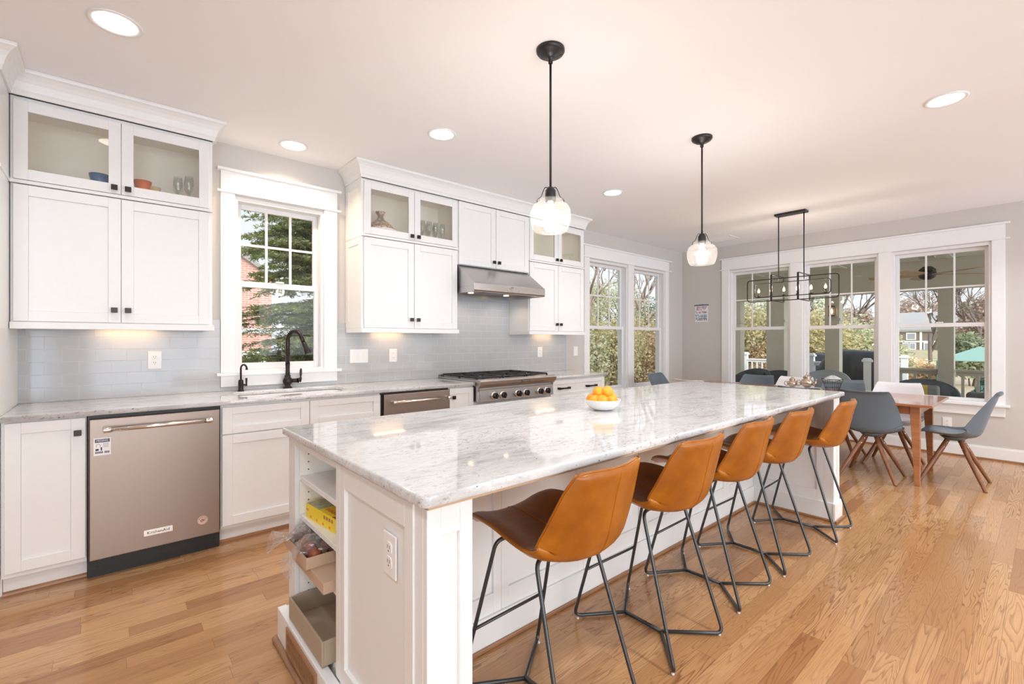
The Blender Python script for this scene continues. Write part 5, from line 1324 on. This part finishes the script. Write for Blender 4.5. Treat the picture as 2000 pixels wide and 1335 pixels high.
M_brownleaf = leafmat('brown_leaves', [(0.26, 0.16, 0.09), (0.50, 0.34, 0.19), (0.66, 0.52, 0.33)])
M_dkgreen = leafmat('dull_green_leaves', [(0.10, 0.14, 0.08), (0.22, 0.28, 0.16), (0.34, 0.38, 0.24)])
M_twig = leafmat('pinkish_twigs', [(0.34, 0.25, 0.20), (0.50, 0.38, 0.31), (0.64, 0.52, 0.44)])
M_lawn = pmat('winter_lawn', (0.5, 0.42, 0.28), 0.9); t = NT(M_lawn)
t.ln(t.ramp(t.noise(t.pos((0.25, 0.25, 1)), 1.0, 6, 0.6), [(0.35, (0.30, 0.32, 0.14)), (0.5, (0.50, 0.40, 0.25)), (0.65, (0.66, 0.52, 0.38))]), t.b.inputs['Base Color'])

GZ = -0.75
m = MB(); m.box(-60, 4.35, GZ-0.2, 90, 90, GZ); m.box(7.6, -60, GZ-0.2, 90, 4.35, GZ); m.add([(90, -90, GZ), (230, -120, -1.7), (230, 150, -1.7), (90, 90, GZ), (90, -90, GZ-1), (230, -120, -3), (230, 150, -3), (90, 90, GZ-1)], [(0, 1, 2, 3), (4, 7, 6, 5), (0, 4, 5, 1), (1, 5, 6, 2), (2, 6, 7, 3), (3, 7, 4, 0)])
tag(m.build('lawn', M_lawn), kind='structure')

def leaves(n, blobs, size, seed, aspect=0.5, droop=0.0, shell=0.55):
    rnd = random.Random(seed); m = MB(); tot = sum(b[3]*b[4]*b[5] for b in blobs)
    for (x, y, z, rx, ry, rz) in blobs:
        k = int(n*rx*ry*rz/tot)
        for _ in range(k):
            while True:
                p = Vector((rnd.uniform(-1, 1), rnd.uniform(-1, 1), rnd.uniform(-1, 1)))
                if p.length < 1: break
            p = p.normalized()*(shell+(1-shell)*rnd.random())*(0.85+0.3*mnoise.noise(p*2.2+Vector((x, y, seed))))
            c = Vector((x+p.x*rx, y+p.y*ry, z+p.z*rz)); s_ = size*rnd.uniform(0.6, 1.35)
            u = Vector((rnd.gauss(0, 1), rnd.gauss(0, 1), rnd.gauss(0, 0.6)-droop)).normalized(); w = u.cross(Vector((rnd.gauss(0, 1), rnd.gauss(0, 1), rnd.gauss(0, 1)))).normalized()
            b = len(m.v); m.v += [c-u*s_, c+w*s_*aspect, c+u*s_, c-w*s_*aspect]; m.f.append((b, b+1, b+2, b+3)); m.mi.append(0); m.sm.append(False)
    return m
def branching(root, height, seed, spread=0.45, levels=5, r0=0.12, twigs=3, up=0.25):
    rnd = random.Random(seed); m = MB()
    def grow(p, d, L, r, lv):
        q = p + d*L*0.5 + Vector((rnd.gauss(0, .04), rnd.gauss(0, .04), 0))*L; e = p+d*L
        m.tube([p, q, e], [r, r*0.85, r*0.7], 5 if lv > 2 else 3)
        if lv == 0: return
        for _ in range(twigs if lv > 1 else twigs+1):
            a = Vector((rnd.gauss(0, 1), rnd.gauss(0, 1), rnd.gauss(0, .5))).normalized()
            nd = (d + a*spread*rnd.uniform(.7, 1.4) + Vector((0, 0, up*0.4))).normalized()
            grow(p.lerp(e, rnd.uniform(0.55, 1.0)), nd, L*rnd.uniform(0.58, 0.80), r*0.58, lv-1)
    grow(Vector(root), Vector((0, 0, 1)), height*0.34, r0, levels)
    return m
def bare_tree(name, label, root, h_, seed, group='bare trees beyond the yard', levels=5, cat='tree', haze=None, spread=0.5):
    o = branching(root, h_, seed, spread, levels, h_*0.018).build(name, M_bark if haze is None else haze, recalc=False); tag(o, label, cat, group); return o
def bush(name, label, blobs, n, size, mat, seed, group=None, stems=None, cat='bush'):
    b0 = blobs[0]; t_ = thing(name, label, cat, (b0[0], b0[1], GZ), group=group)
    leaves(n, blobs, size, seed).build('foliage', mat, t_, recalc=False)
    m = MB(); rnd = random.Random(seed)
    for (x, y, z, rx, ry, rz) in blobs:
        for _ in range(stems or 3):
            m.tube([(x+rnd.uniform(-.1, .1), y+rnd.uniform(-.1, .1), GZ), (x+rnd.uniform(-.3, .3)*rx, y+rnd.uniform(-.3, .3)*ry, z), (x+rnd.uniform(-.6, .6)*rx, y+rnd.uniform(-.6, .6)*ry, z+rz*0.6)], [0.035, 0.022, 0.01], 5)
    m.build('stem', M_bark, t_, recalc=False); return t_

# evergreen outside the sink window
def evergreen(x, y, h_, rad, seed, label, n_w=50):
    t_ = thing('evergreen_tree', label, 'tree', (x, y, GZ)); rnd = random.Random(seed)
    m = MB(); m.tube([(x, y, GZ), (x, y, GZ+h_*0.95)], [0.16, 0.02], 8); m.build('trunk', M_bark, t_)
    nd = MB(); br_ = MB()
    for w in range(n_w):
        f_ = w/n_w; z = GZ+0.35+(h_-0.4)*f_; L = rad*(1-f_)**0.75+0.15
        for b in range(11):
            a = rnd.uniform(0, 2*PI); l = L*rnd.uniform(0.7, 1.1); dz = -0.10*l
            d = Vector((math.cos(a), math.sin(a), 0)); P0 = Vector((x, y, z+rnd.uniform(-.1, .1))); P1 = P0+d*l+Vector((0, 0, dz+rnd.uniform(-.12, .16)))
            br_.tube([P0, P0.lerp(P1, .5)+Vector((0, 0, 0.05*l)), P1], [0.014, 0.009, 0.004], 3)
            side = Vector((-d.y, d.x, 0))
            for k in range(20):
                t2 = rnd.uniform(0.18, 1.03); c = P0.lerp(P1, t2)+Vector((0, 0, 0.10*l*t2*(1-t2)*2)); wdt = 0.34*l*(1.12-t2)+0.04
                for sg in (-1, 1):
                    e_ = c + side*sg*wdt*rnd.uniform(.5, 1.05) + d*wdt*0.6*rnd.random() + Vector((0, 0, -0.22*wdt+rnd.uniform(-.03, .03)))
                    br_.tube([c, e_], [0.004, 0.002], 3); ax = e_-c; al = ax.length; ax.normalize(); q_ = ax.cross(Vector((0, 0, 1))).normalized()
                    for j in range(9):
                        tj = (j+rnd.random())/9; pj_ = c.lerp(e_, tj)
                        for s2 in (-1, 1):
                            tip = pj_ + q_*s2*rnd.uniform(.02, .055) + ax*rnd.uniform(.02, .05) + Vector((0, 0, rnd.uniform(-.035, .035))); w2_ = (ax*0.009+Vector((0, 0, rnd.uniform(-.008, .008))))
                            i0 = len(nd.v); mid = pj_.lerp(tip, .5); nd.v += [pj_, mid+w2_, tip, mid-w2_]; nd.f.append((i0, i0+1, i0+2, i0+3)); nd.mi.append(0); nd.sm.append(False)
    nd.build('needles', M_needle, t_, recalc=False); br_.build('branch', M_bark, t_, recalc=False); return t_
evergreen(2.95, 8.0, 7.0, 2.4, 5, 'large feathery evergreen tree filling the sink window')
bush('shrub', 'low light green shrub in the lower left of the sink window', [(1.25, 6.9, 0.25, 0.75, 0.5, 0.75)], 2600, 0.055, M_dkgreen, 21)

# brick house seen at the left of the sink window
bhs = thing('brick_house', 'red brick house with white trim behind the evergreen tree', 'house', (2.2, 19.0, GZ))
M_brick = pmat('red_brick', (0.4, 0.15, 0.1), 0.9); t = NT(M_brick)
g = t.new('ShaderNodeNewGeometry'); s_ = t.new('ShaderNodeSeparateXYZ'); t.ln(g.outputs['Position'], s_.inputs[0]); cb = t.new('ShaderNodeCombineXYZ'); t.ln(s_.outputs['X'], cb.inputs[0]); t.ln(s_.outputs['Z'], cb.inputs[1])
bb = t.new('ShaderNodeTexBrick'); t.ln(cb.outputs[0], bb.inputs['Vector']); bb.inputs['Scale'].default_value = 1; bb.inputs['Brick Width'].default_value = 0.24; bb.inputs['Row Height'].default_value = 0.08; bb.inputs['Mortar Size'].default_value = 0.008
bb.inputs['Color1'].default_value = (0.62, 0.30, 0.24, 1); bb.inputs['Color2'].default_value = (0.52, 0.24, 0.19, 1); bb.inputs['Mortar'].default_value = (0.66, 0.58, 0.52, 1); t.ln(bb.outputs['Color'], t.b.inputs['Base Color'])
m = MB(); m.box(-3.0, 19.0, GZ, 4.6, 26.0, 3.6); m.prism([(-3.0, 3.6), (4.6, 3.6), (0.8, 6.2)], 'y', 19.0, 26.0); m.build('wall', M_brick, bhs)
m = MB(); m.prism([(-3.4, 3.45), (-3.4, 3.3), (0.8, 6.15), (5.0, 3.3), (5.0, 3.45), (0.8, 6.38)], 'y', 18.7, 26.2); m.build('roof', pmat('grey_shingle', (0.30, 0.27, 0.26), 0.9), bhs)
m = MB(); m.box(-3.0, 18.93, 1.55, 4.6, 18.99, 1.72); m.box(-3.0, 18.93, -0.2, 4.6, 18.99, 0.9); m.build('white_siding', painted('white_siding', (0.85, 0.85, 0.86), 0.6), bhs)

# hedge and trees outside the double window
hx = [(9.2, 8.4, 0.5), (10.8, 8.2, 0.9), (12.6, 8.6, 0.7), (14.6, 9.0, 1.0), (16.6, 9.0, 0.8), (12.0, 10.6, 2.2), (15.0, 11.2, 2.4), (18.4, 11.5, 2.0), (9.6, 10.4, 2.0)]
hl = ['broad tan and green shrub outside the left pane of the double window', 'tall yellowish shrub outside the double window, beside the tan one', 'orange-tinged leafy shrub near the middle of the double window', 'pale green shrub outside the right pane of the double window', 'yellow-green shrub beyond the corner casing of the double window', 'tall leafy tree crown behind the shrubs of the double window', 'pale leafy tree crown high in the right pane of the double window', 'distant leafy crown seen between the double window and the first end window', 'dull green tree crown high in the left pane of the double window']
for k, (x, y, z) in enumerate(hx):
    tall = k >= 5; r_ = 1.25 if not tall else 1.5
    blobs = [(x, y, z-0.1, r_, r_, 1.25 if not tall else 1.7), (x-0.6, y+0.3, z+0.5, 0.8, 0.8, 0.8), (x+0.7, y-0.2, z+0.3, 0.8, 0.8, 0.9)]
    bush('leafy_tree' if tall else 'shrub', hl[k], blobs, 5200 if not tall else 3400, 0.050 if not tall else 0.055, [M_leafy2, M_leafy, M_brownleaf, M_leafy, M_leafy2, M_leafy2, M_leafy2, M_dkgreen, M_dkgreen][k], 40+k, 'leafy growth beyond the double window', cat='tree' if tall else 'bush')
for k, (x, y) in enumerate(((11.5, 9.6), (14.8, 10.2))): bare_tree('bare_tree', ['bare tree trunk among the shrubs in the left pane of the double window', 'bare branching tree in the right pane of the double window'][k], (x, y, GZ), 7.0, 60+k, levels=5, haze=M_twig)

# covered porch beyond the end windows
PX = 9.45; DZ = -0.12
M_deck = wood('deck_boards', (0.30, 0.27, 0.24), (0.45, 0.41, 0.37), 0.7, (2, 30, 2), True); M_pcol = painted('porch_taupe_paint', (0.60, 0.56, 0.46), 0.6); M_pwhite = painted('exterior_white_paint', (0.82, 0.83, 0.82), 0.5)
o = MB().box(7.365, -3.4, DZ-0.15, 9.7, 4.6, DZ).build('porch_deck', M_deck); tag(o, kind='structure')
o = MB().box(9.7, 1.9, DZ-0.15, 13.2, 6.4, DZ).build('outer_deck', M_deck); tag(o, kind='structure')
m = MB(); m.box(7.365, -3.4, 2.50, 9.55, 4.4, 2.56)
for k in range(6): m.box(7.37, -3.0+k*1.3, 2.485, 9.35, -2.93+k*1.3, 2.50)
o = m.build('porch_ceiling', painted('porch_ceiling_paint', (0.78, 0.76, 0.64), 0.6)); tag(o, kind='structure')
o = MB().box(PX-0.12, -3.4, 2.055, PX+0.10, 4.25, 2.499).build('porch_beam', M_pcol); tag(o, kind='structure')
m = MB(); m.prism([(7.0, 2.9), (10.1, 2.57), (10.1, 2.62), (7.0, 4.2)], 'y', -3.6, 4.6); o = m.build('porch_roof', pmat('roof_shingle', (0.2, 0.2, 0.2), 0.9)); tag(o, kind='structure')
cols_ = [(0.995, 0.088, 'square porch column standing in front of the railing in the right end window'), (2.425, 0.105, 'square porch column in the middle end window beside the covered grill'), (4.06, 0.105, 'square porch column at the left edge of the left end window'), (3.31, 0.15, 'wide square porch column in the left end window'), (-1.1, 0.105, None)]
for y, w, lab in cols_:
    if lab is None: continue
    cc = thing('porch_column', lab, 'column', (PX, y, DZ), group='square taupe porch columns'); m = MB(); m.box(PX-w*0.9, y-w, DZ, PX+w*0.9, y+w, 2.054); m.build('shaft', M_pcol, cc)
    m = MB(); m.box(PX-w*0.9-0.02, y-w-0.02, DZ+0.001, PX+w*0.9+0.02, y+w+0.02, DZ+0.14); m.box(PX-w*0.9-0.02, y-w-0.02, 1.62, PX+w*0.9+0.02, y+w+0.02, 1.66); m.build('collar', M_pcol, cc)
def railing(p0, p1, label, mat, zt=0.86, zb=DZ+0.08, step=0.125, posts=()):
    p0, p1 = Vector(p0), Vector(p1); d = (p1-p0); L = d.length; d.normalize(); a = math.atan2(d.y, d.x); rm = Matrix.Rotation(a, 3, 'Z')
    t_ = thing('deck_railing', label, 'railing', (p0.x, p0.y, DZ))
    mid = (p0+p1)/2; m = MB(); m.obox((mid.x, mid.y, zt-0.02), (L, 0.09, 0.035), rm); m.obox((mid.x, mid.y, zt-0.065), (L, 0.04, 0.05), rm); m.build('top_rail', mat, t_)
    m = MB(); m.obox((mid.x, mid.y, zb), (L, 0.04, 0.06), rm); m.build('bottom_rail', mat, t_)
    n = int(L/step)
    for k in range(n):
        p = p0+d*(L*(k+0.5)/n); m = MB(); m.obox((p.x, p.y, (zt+zb)/2-0.03), (0.035, 0.035, zt-zb-0.11), rm); m.build('baluster', mat, t_)
    for s_ in posts:
        p = p0+d*s_; m = MB(); m.obox((p.x, p.y, (DZ+zt+0.10)/2), (0.11, 0.11, zt+0.10-DZ), rm); po = m.build('post', mat, t_)
        m = MB(); m.obox((p.x, p.y, zt+0.12), (0.16, 0.16, 0.045), rm); m.obox((p.x, p.y, zt+0.155), (0.12, 0.12, 0.025), rm); m.build('post_cap', mat, po, bevel=0.01)
    return t_
railing((PX, -2.2, 0), (PX, 0.895, 0), 'taupe porch railing right of the column in the right end window', M_pcol, step=0.15)
railing((PX, 1.095, 0), (PX, 1.78, 0), 'taupe porch railing left of the column in the right end window', M_pcol, step=0.15)
railing((13.1, 2.0, 0), (13.1, 6.3, 0), 'white deck railing with capped posts beyond the left end windows', M_pwhite, zt=0.80, posts=(0.05, 1.75, 3.4))
railing((10.3, 2.13, 0), (13.0, 2.8, 0), 'white deck railing with a thick capped post beside the covered grill', M_pwhite, zt=0.80, posts=(0.0,))
railing((11.5, 3.50, 0), (11.5, 2.98, 0), 'short white capped deck railing left of the column in the middle end window', M_pwhite, zt=0.84, posts=(0.14,))
# covered grill
M_cover = pmat('black_grill_cover', (0.05, 0.053, 0.058), 0.45)
def cover(name, label, x, y, L, D, H, z0, peak, lid0, cat):
    rows = []; prof = [(1.0, 0.0), (1.02, 0.45), (1.03, lid0), (0.92, lid0+0.10), (0.70, 0.97), (0.35, 1.0), (0.02, 1.0)]
    for i, (s_, t_) in enumerate(prof):
        row = []
        for k in range(28):
            a = 2*PI*k/28; cx1 = math.copysign(abs(math.cos(a))**0.45, math.cos(a)); cy1 = math.copysign(abs(math.sin(a))**0.45, math.sin(a))
            w = 1+0.04*mnoise.noise(Vector((math.cos(a)*3, math.sin(a)*3, i*0.8)))
            row.append((x+cx1*D/2*s_*w, y+cy1*L/2*s_*w, z0+H*t_+peak*(cy1*0.1)*(t_ > 0.8)))
        rows.append(row)
    o = MB().grid(rows, closed_u=True).build(name, M_cover); tag(o, label, cat); return o
cover('grill_cover', 'black fabric cover over a large grill, seen through the middle end window', 10.9, 2.42, 1.25, 0.62, 1.22, DZ+0.001, 0.1, 0.68, 'grill')
cover('smoker_cover', 'smaller dark peaked cover behind the white railing in the middle end window', 12.4, 3.35, 0.9, 0.7, 1.10, DZ+0.001, 0.2, 0.5, 'cover')
# ceiling fan on the porch
fn = thing('ceiling_fan', 'dark porch ceiling fan with pale wooden blades in the right end window', 'fan', (8.5, 1.09, 2.1))
m = MB(); m.box(8.42, 1.01, 2.42, 8.58, 1.17, 2.484); m.tube([(8.5, 1.09, 2.42), (8.5, 1.09, 2.28)], 0.015, 8); m.build('mount', M_pcol, fn)
m = MB(); m.lathe([(0.001, 2.30), (0.05, 2.30), (0.09, 2.26), (0.10, 2.20), (0.085, 2.15), (0.04, 2.12), (0.001, 2.12)], (8.5, 1.09, 0), 24); m.build('motor', M_black, fn)
for k in range(5):
    a = math.radians(20+72*k); rm = Matrix.Rotation(a, 3, 'Z') @ Matrix.Rotation(math.radians(10), 3, 'X'); m = MB(); d = Vector((math.cos(a), math.sin(a), 0))
    m.obox(Vector((8.5, 1.09, 2.19))+d*0.38, (0.52, 0.13, 0.008), rm); m.build('blade', M_basket, fn, bevel=0.003)
# lit lantern shape added for a lamp reflection in the window glass
ln2 = thing('lamp_reflection', 'small lit lantern shape standing in for a lamp reflection in the middle end window', 'lamp', (9.28, 2.42, 1.70))
m = MB(); m.box(9.285, 2.38, 1.70, 9.352, 2.46, 1.715); m.box(9.285, 2.38, 1.86, 9.352, 2.46, 1.875)
for (a, b) in ((9.287, 2.382), (9.287, 2.455), (9.348, 2.382), (9.348, 2.455)): m.box(a-0.002, b-0.002, 1.715, a+0.004, b+0.004, 1.86)
m.build('frame', M_black, ln2); m = MB(); m.lathe([(0.001, 1.74), (0.012, 1.76), (0.014, 1.79), (0.001, 1.83)], (9.318, 2.42, 0), 12); m.build('bulb', M_candle, ln2)
# porch seating
def bucket(name, label, x, y, w, hgt, rot, cat='chair', mat=None, seat=0.40):
    t_ = thing(name, label, cat, (x, y, DZ)); local(t_); t_.rotation_euler = (0, 0, math.radians(rot)); mat = mat or M_greyshell
    rows = []
    for i in range(9):
        f_ = i/8; row = []
        for k in range(21):
            a = math.radians(-10+200*k/20); prof_ = math.sin(max(0, min(PI, a)))**0.6 if 0 < a < PI else 0
            R_ = w/2*(0.86+0.14*f_); top = seat+(hgt-seat)*(0.30+0.70*prof_)
            row.append((R_*math.cos(a), R_*math.sin(a)*0.9, seat-0.05+(top-seat+0.05)*f_))
        rows.append(row)
    MB().grid(rows).build('back_shell', mat, t_, solid=0.03)
    m = MB(); m.lathe([(0.001, seat-0.06), (w*0.43, seat-0.06), (w*0.46, seat), (w*0.40, seat+0.06), (0.001, seat+0.07)], (0, 0, 0), 28); m.build('seat', pmat('grey_cushion', (0.25, 0.26, 0.27), 0.8), t_)
    for sx in (-1, 1):
        for sy in (-1, 1): m = MB(); m.tube([(sx*w*0.25, sy*w*0.25, seat-0.062), (sx*w*0.36, sy*w*0.36, 0.001)], 0.015, 8); m.build('leg', M_darkmetal, t_)
    return t_
bucket('patio_chair', 'round-backed grey patio chair holding a mustard cushion, outside the right end window', 8.42, 1.16, 0.82, 0.86, 90+180)
M_must = pmat('mustard_striped_fabric', (0.66, 0.46, 0.10), 0.8); t = NT(M_must); g = t.new('ShaderNodeTexCoord'); s_ = t.new('ShaderNodeSeparateXYZ'); t.ln(g.outputs['Object'], s_.inputs[0])
t.ln(t.mix(t.math('GREATER_THAN', t.math('ABSOLUTE', s_.outputs['X']), 0.065), (0.66, 0.46, 0.10), (0.24, 0.25, 0.24)), t.b.inputs['Base Color'])
q = MB(); q.obox((0, 0, 0), (0.36, 0.10, 0.26), Matrix.Rotation(math.radians(-10), 3, 'X')); o = q.build('throw_pillow', M_must, bevel=0.035, segs=4); o.location = (8.32, 1.12, 0.42); o.rotation_euler = (0, 0, math.radians(90)); tag(o, 'mustard and grey striped cushion in the round-backed patio chair', 'cushion')
sf = thing('patio_sofa', 'low grey patio sofa along the bottom of the right end window', 'sofa', (8.2, 0.35, DZ))
m = MB(); m.box(8.0, -0.35, DZ+0.12, 8.62, 0.72, 0.32); m.build('seat', pmat('dark_grey_fabric', (0.14, 0.15, 0.16), 0.8), sf, bevel=0.03, segs=3); m = MB(); m.box(8.62, -0.35, DZ+0.12, 8.78, 0.72, 0.60); m.build('backrest', pmat('grey_wicker', (0.16, 0.17, 0.18), 0.7), sf, bevel=0.04, segs=3)
m = MB(); m.box(8.0, 0.725, DZ+0.12, 8.78, 0.84, 0.52); m.build('armrest', bpy.data.materials['grey_wicker'], sf, bevel=0.03, segs=3)
for (a, b) in ((8.05, -0.3), (8.05, 0.78), (8.72, -0.3), (8.72, 0.78)): m = MB(); m.box(a-0.02, b-0.02, DZ, a+0.02, b+0.02, DZ+0.119); m.build('leg', M_black, sf)
bucket('patio_chair', 'curved pale grey patio chair outside the middle end window behind the basket', 8.55, 2.35, 0.75, 0.93, 270, mat=pmat('pale_grey_shell', (0.40, 0.43, 0.45), 0.5))
bucket('patio_chair', 'dark grey patio chair outside the left end window at its lower left', 8.6, 3.55, 0.8, 0.90, 250, mat=pmat('charcoal_shell', (0.06, 0.065, 0.07), 0.6))
bucket('patio_chair', 'dark grey patio chair outside the left end window in front of the wide column', 8.7, 3.0, 0.78, 0.88, 290, mat=bpy.data.materials['charcoal_shell'])

# yard, neighbours and trees beyond
hs = thing('shingle_house', 'brown shingled two-storey house with white trimmed windows far beyond the yard', 'house', (165, 22, -1.7))
M_sh = painted('brown_shingle_siding', (0.25, 0.21, 0.175), 0.9, 0.1); HXF = 165
m = MB(); m.box(HXF, 14, -1.9, HXF+12, 31, 4.0); m.build('wall', M_sh, hs)
m = MB(); m.prism([(HXF-1, 3.9), (HXF+6, 8.6), (HXF+13, 3.9), (HXF+13, 4.3), (HXF+6, 9.1), (HXF-1, 4.3)], 'y', 13.2, 31.8); m.build('roof', pmat('pale_roof', (0.40, 0.39, 0.39), 0.9), hs)
m = MB(); m.box(HXF-0.2, 13.8, 0.75, HXF, 31.2, 1.15); m.box(HXF-0.2, 13.8, 3.55, HXF, 31.2, 3.95)
for y in (14.2, 22.4, 30.8): m.box(HXF-0.25, y-0.25, -1.7, HXF, y+0.25, 3.9)
m.build('white_trim', M_pwhite, hs)
for (y0, y1, z0, z1) in ((23.6, 25.2, 1.6, 3.1), (27.6, 29.0, 1.6, 3.1), (23.6, 24.6, -1.0, 0.4), (25.0, 26.0, -1.0, 0.4), (20.0, 21.6, -1.2, 0.5), (17.0, 18.6, 1.6, 3.1)):
    m = MB(); m.box(HXF-0.35, y0-0.25, z0-0.25, HXF-0.2, y1+0.25, z1+0.25); w_ = m.build('window', M_pwhite, hs); m = MB(); m.box(HXF-0.4, y0, z0, HXF-0.35, y1, z1); m.build('pane', pmat('window_dark', (0.35, 0.38, 0.42), 0.2), w_)
um = thing('canopy_tent', 'teal pitched canopy over a patio seat in the right end window', 'canopy', (19.0, 0.85, GZ))
m = MB(); a, b = (18.0, 0.15), (20.0, 2.15)
ap = (19.0, 1.30, 1.10); base_ = [(17.9, -0.3, 0.72), (17.9, 2.1, 0.72), (20.1, 2.1, 0.72), (20.1, -0.3, 0.72)]
m.add(base_+[ap], [(0, 1, 4), (1, 2, 4), (2, 3, 4), (3, 0, 4)]); m.build('fabric_top', pmat('teal_canvas', (0.27, 0.44, 0.38), 0.8), um, solid=0.02)
for p in base_: m = MB(); m.tube([(p[0]*0.995+0.09, p[1]*0.97+0.03, GZ), (p[0]*0.995+0.09, p[1]*0.97+0.03, 0.70)], 0.03, 6); m.build('post', M_dkgreen if False else pmat('green_post', (0.10, 0.20, 0.17), 0.6), um)
bush('spruce_bush', 'bluish spruce bush beneath the teal canopy', [(18.9, 1.0, -0.2, 0.5, 0.5, 0.55)], 1500, 0.07, leafmat('blue_needles', [(0.08, 0.20, 0.19), (0.18, 0.34, 0.32), (0.5, 0.62, 0.60)]), 88)
bush('grass_clump', 'rounded straw-coloured clump of dry ornamental grass in the yard', [(21.5, 3.30, 0.0, 0.95, 1.0, 0.80)], 6500, 0.07, leafmat('straw_blades', [(0.70, 0.52, 0.32), (0.86, 0.70, 0.48), (0.95, 0.82, 0.60)]), 90, cat='grass')
bush('shrub', 'round dull green bush behind the teal canopy', [(29, 2.2, 0.6, 1.15, 1.15, 1.1)], 3600, 0.10, leafmat('soft_green_leaves', [(0.20, 0.24, 0.14), (0.36, 0.40, 0.25), (0.5, 0.52, 0.36)]), 91)
bush('shrub', 'rust-brown leafless shrub beside the straw-coloured grass', [(20.5, 2.55, -0.1, 0.6, 0.5, 0.7)], 1500, 0.07, M_brownleaf, 92)
def twiggy(label, x, y, h_, w, seed, mat=None, n=3800):
    t_ = thing('bare_tree', label, 'tree', (x, y, GZ), group='bare trees beyond the yard')
    branching((x, y, GZ), h_, seed, 0.55, 6, h_*0.013).build('branches', M_bark, t_, recalc=False)
    return t_
twiggy('large bare tree with a forked trunk left of the column in the right end window', 26.0, 3.25, 6.8, 2.5, 101)
twiggy('bare tree right of the column in the right end window', 33.0, 2.2, 8.5, 3, 102)
twiggy('slender bare tree at the right edge of the right end window', 26.0, 0.6, 5.2, 3, 103)
for k, (x, y, r_, lab) in enumerate([(200, 45, 8.5, 'hazy brown treetop behind the shingled house, left side'), (205, 29, 10.5, 'broad reddish-brown treetop above the shingled house'), (150, 7.5, 8.0, 'reddish-brown distant treetop right of the porch column'), (160, -8, 6.0, 'distant hazy treetop at the right edge of the end windows')]):
    t_ = thing('distant_tree', lab, 'tree', (x, y, -1.3), group='distant treetops')
    leaves(7000, [(x, y, r_*0.75, r_, r_, r_*0.85)], 0.42, 110+k).build('foliage', M_twig, t_, recalc=False); m = MB(); m.tube([(x, y, -1.3), (x, y, r_)], [0.5, 0.2], 6); m.build('trunk', M_bark, t_)
tl = [(16.5, 6.4, 1.0, 'yellow-flecked leafy tree in the left end window'), (18.5, 8.2, 1.6, 'leafy tree high in the left end window'), (17.5, 4.9, 0.9, 'sunlit leafy tree behind the middle end window column'), (20.5, 6.2, 1.8, 'tall sunlit tree in the upper middle end window'), (19.0, 3.9, 0.6, 'pale yellow leafy bush right of the column in the middle end window'), (15.2, 5.6, -0.1, 'reddish low brush under the leafy trees of the left end window')]
for k, (x, y, z, lab) in enumerate(tl):
    r_ = [1.6, 2.0, 1.5, 1.9, 1.4, 1.0][k]; bush('leafy_tree' if k < 4 else 'shrub', lab, [(x, y, z, r_, r_, r_), (x+0.5, y+r_*0.5, z+0.7, r_*.7, r_*.7, r_*.7)], 6200, 0.065, [M_leafy, M_leafy2, M_leafy, M_leafy2, M_leafy2, M_brownleaf][k], 130+k, 'leafy trees beyond the deck', cat='tree' if k < 4 else 'bush')
for k, (x, y) in enumerate(((15.8, 6.9), (19.5, 5.2))): bare_tree('bare_tree', ['bare branches crossing the left end window', 'bare branches crossing the top of the middle end window'][k], (x, y, GZ), 6.5, 150+k, levels=5)
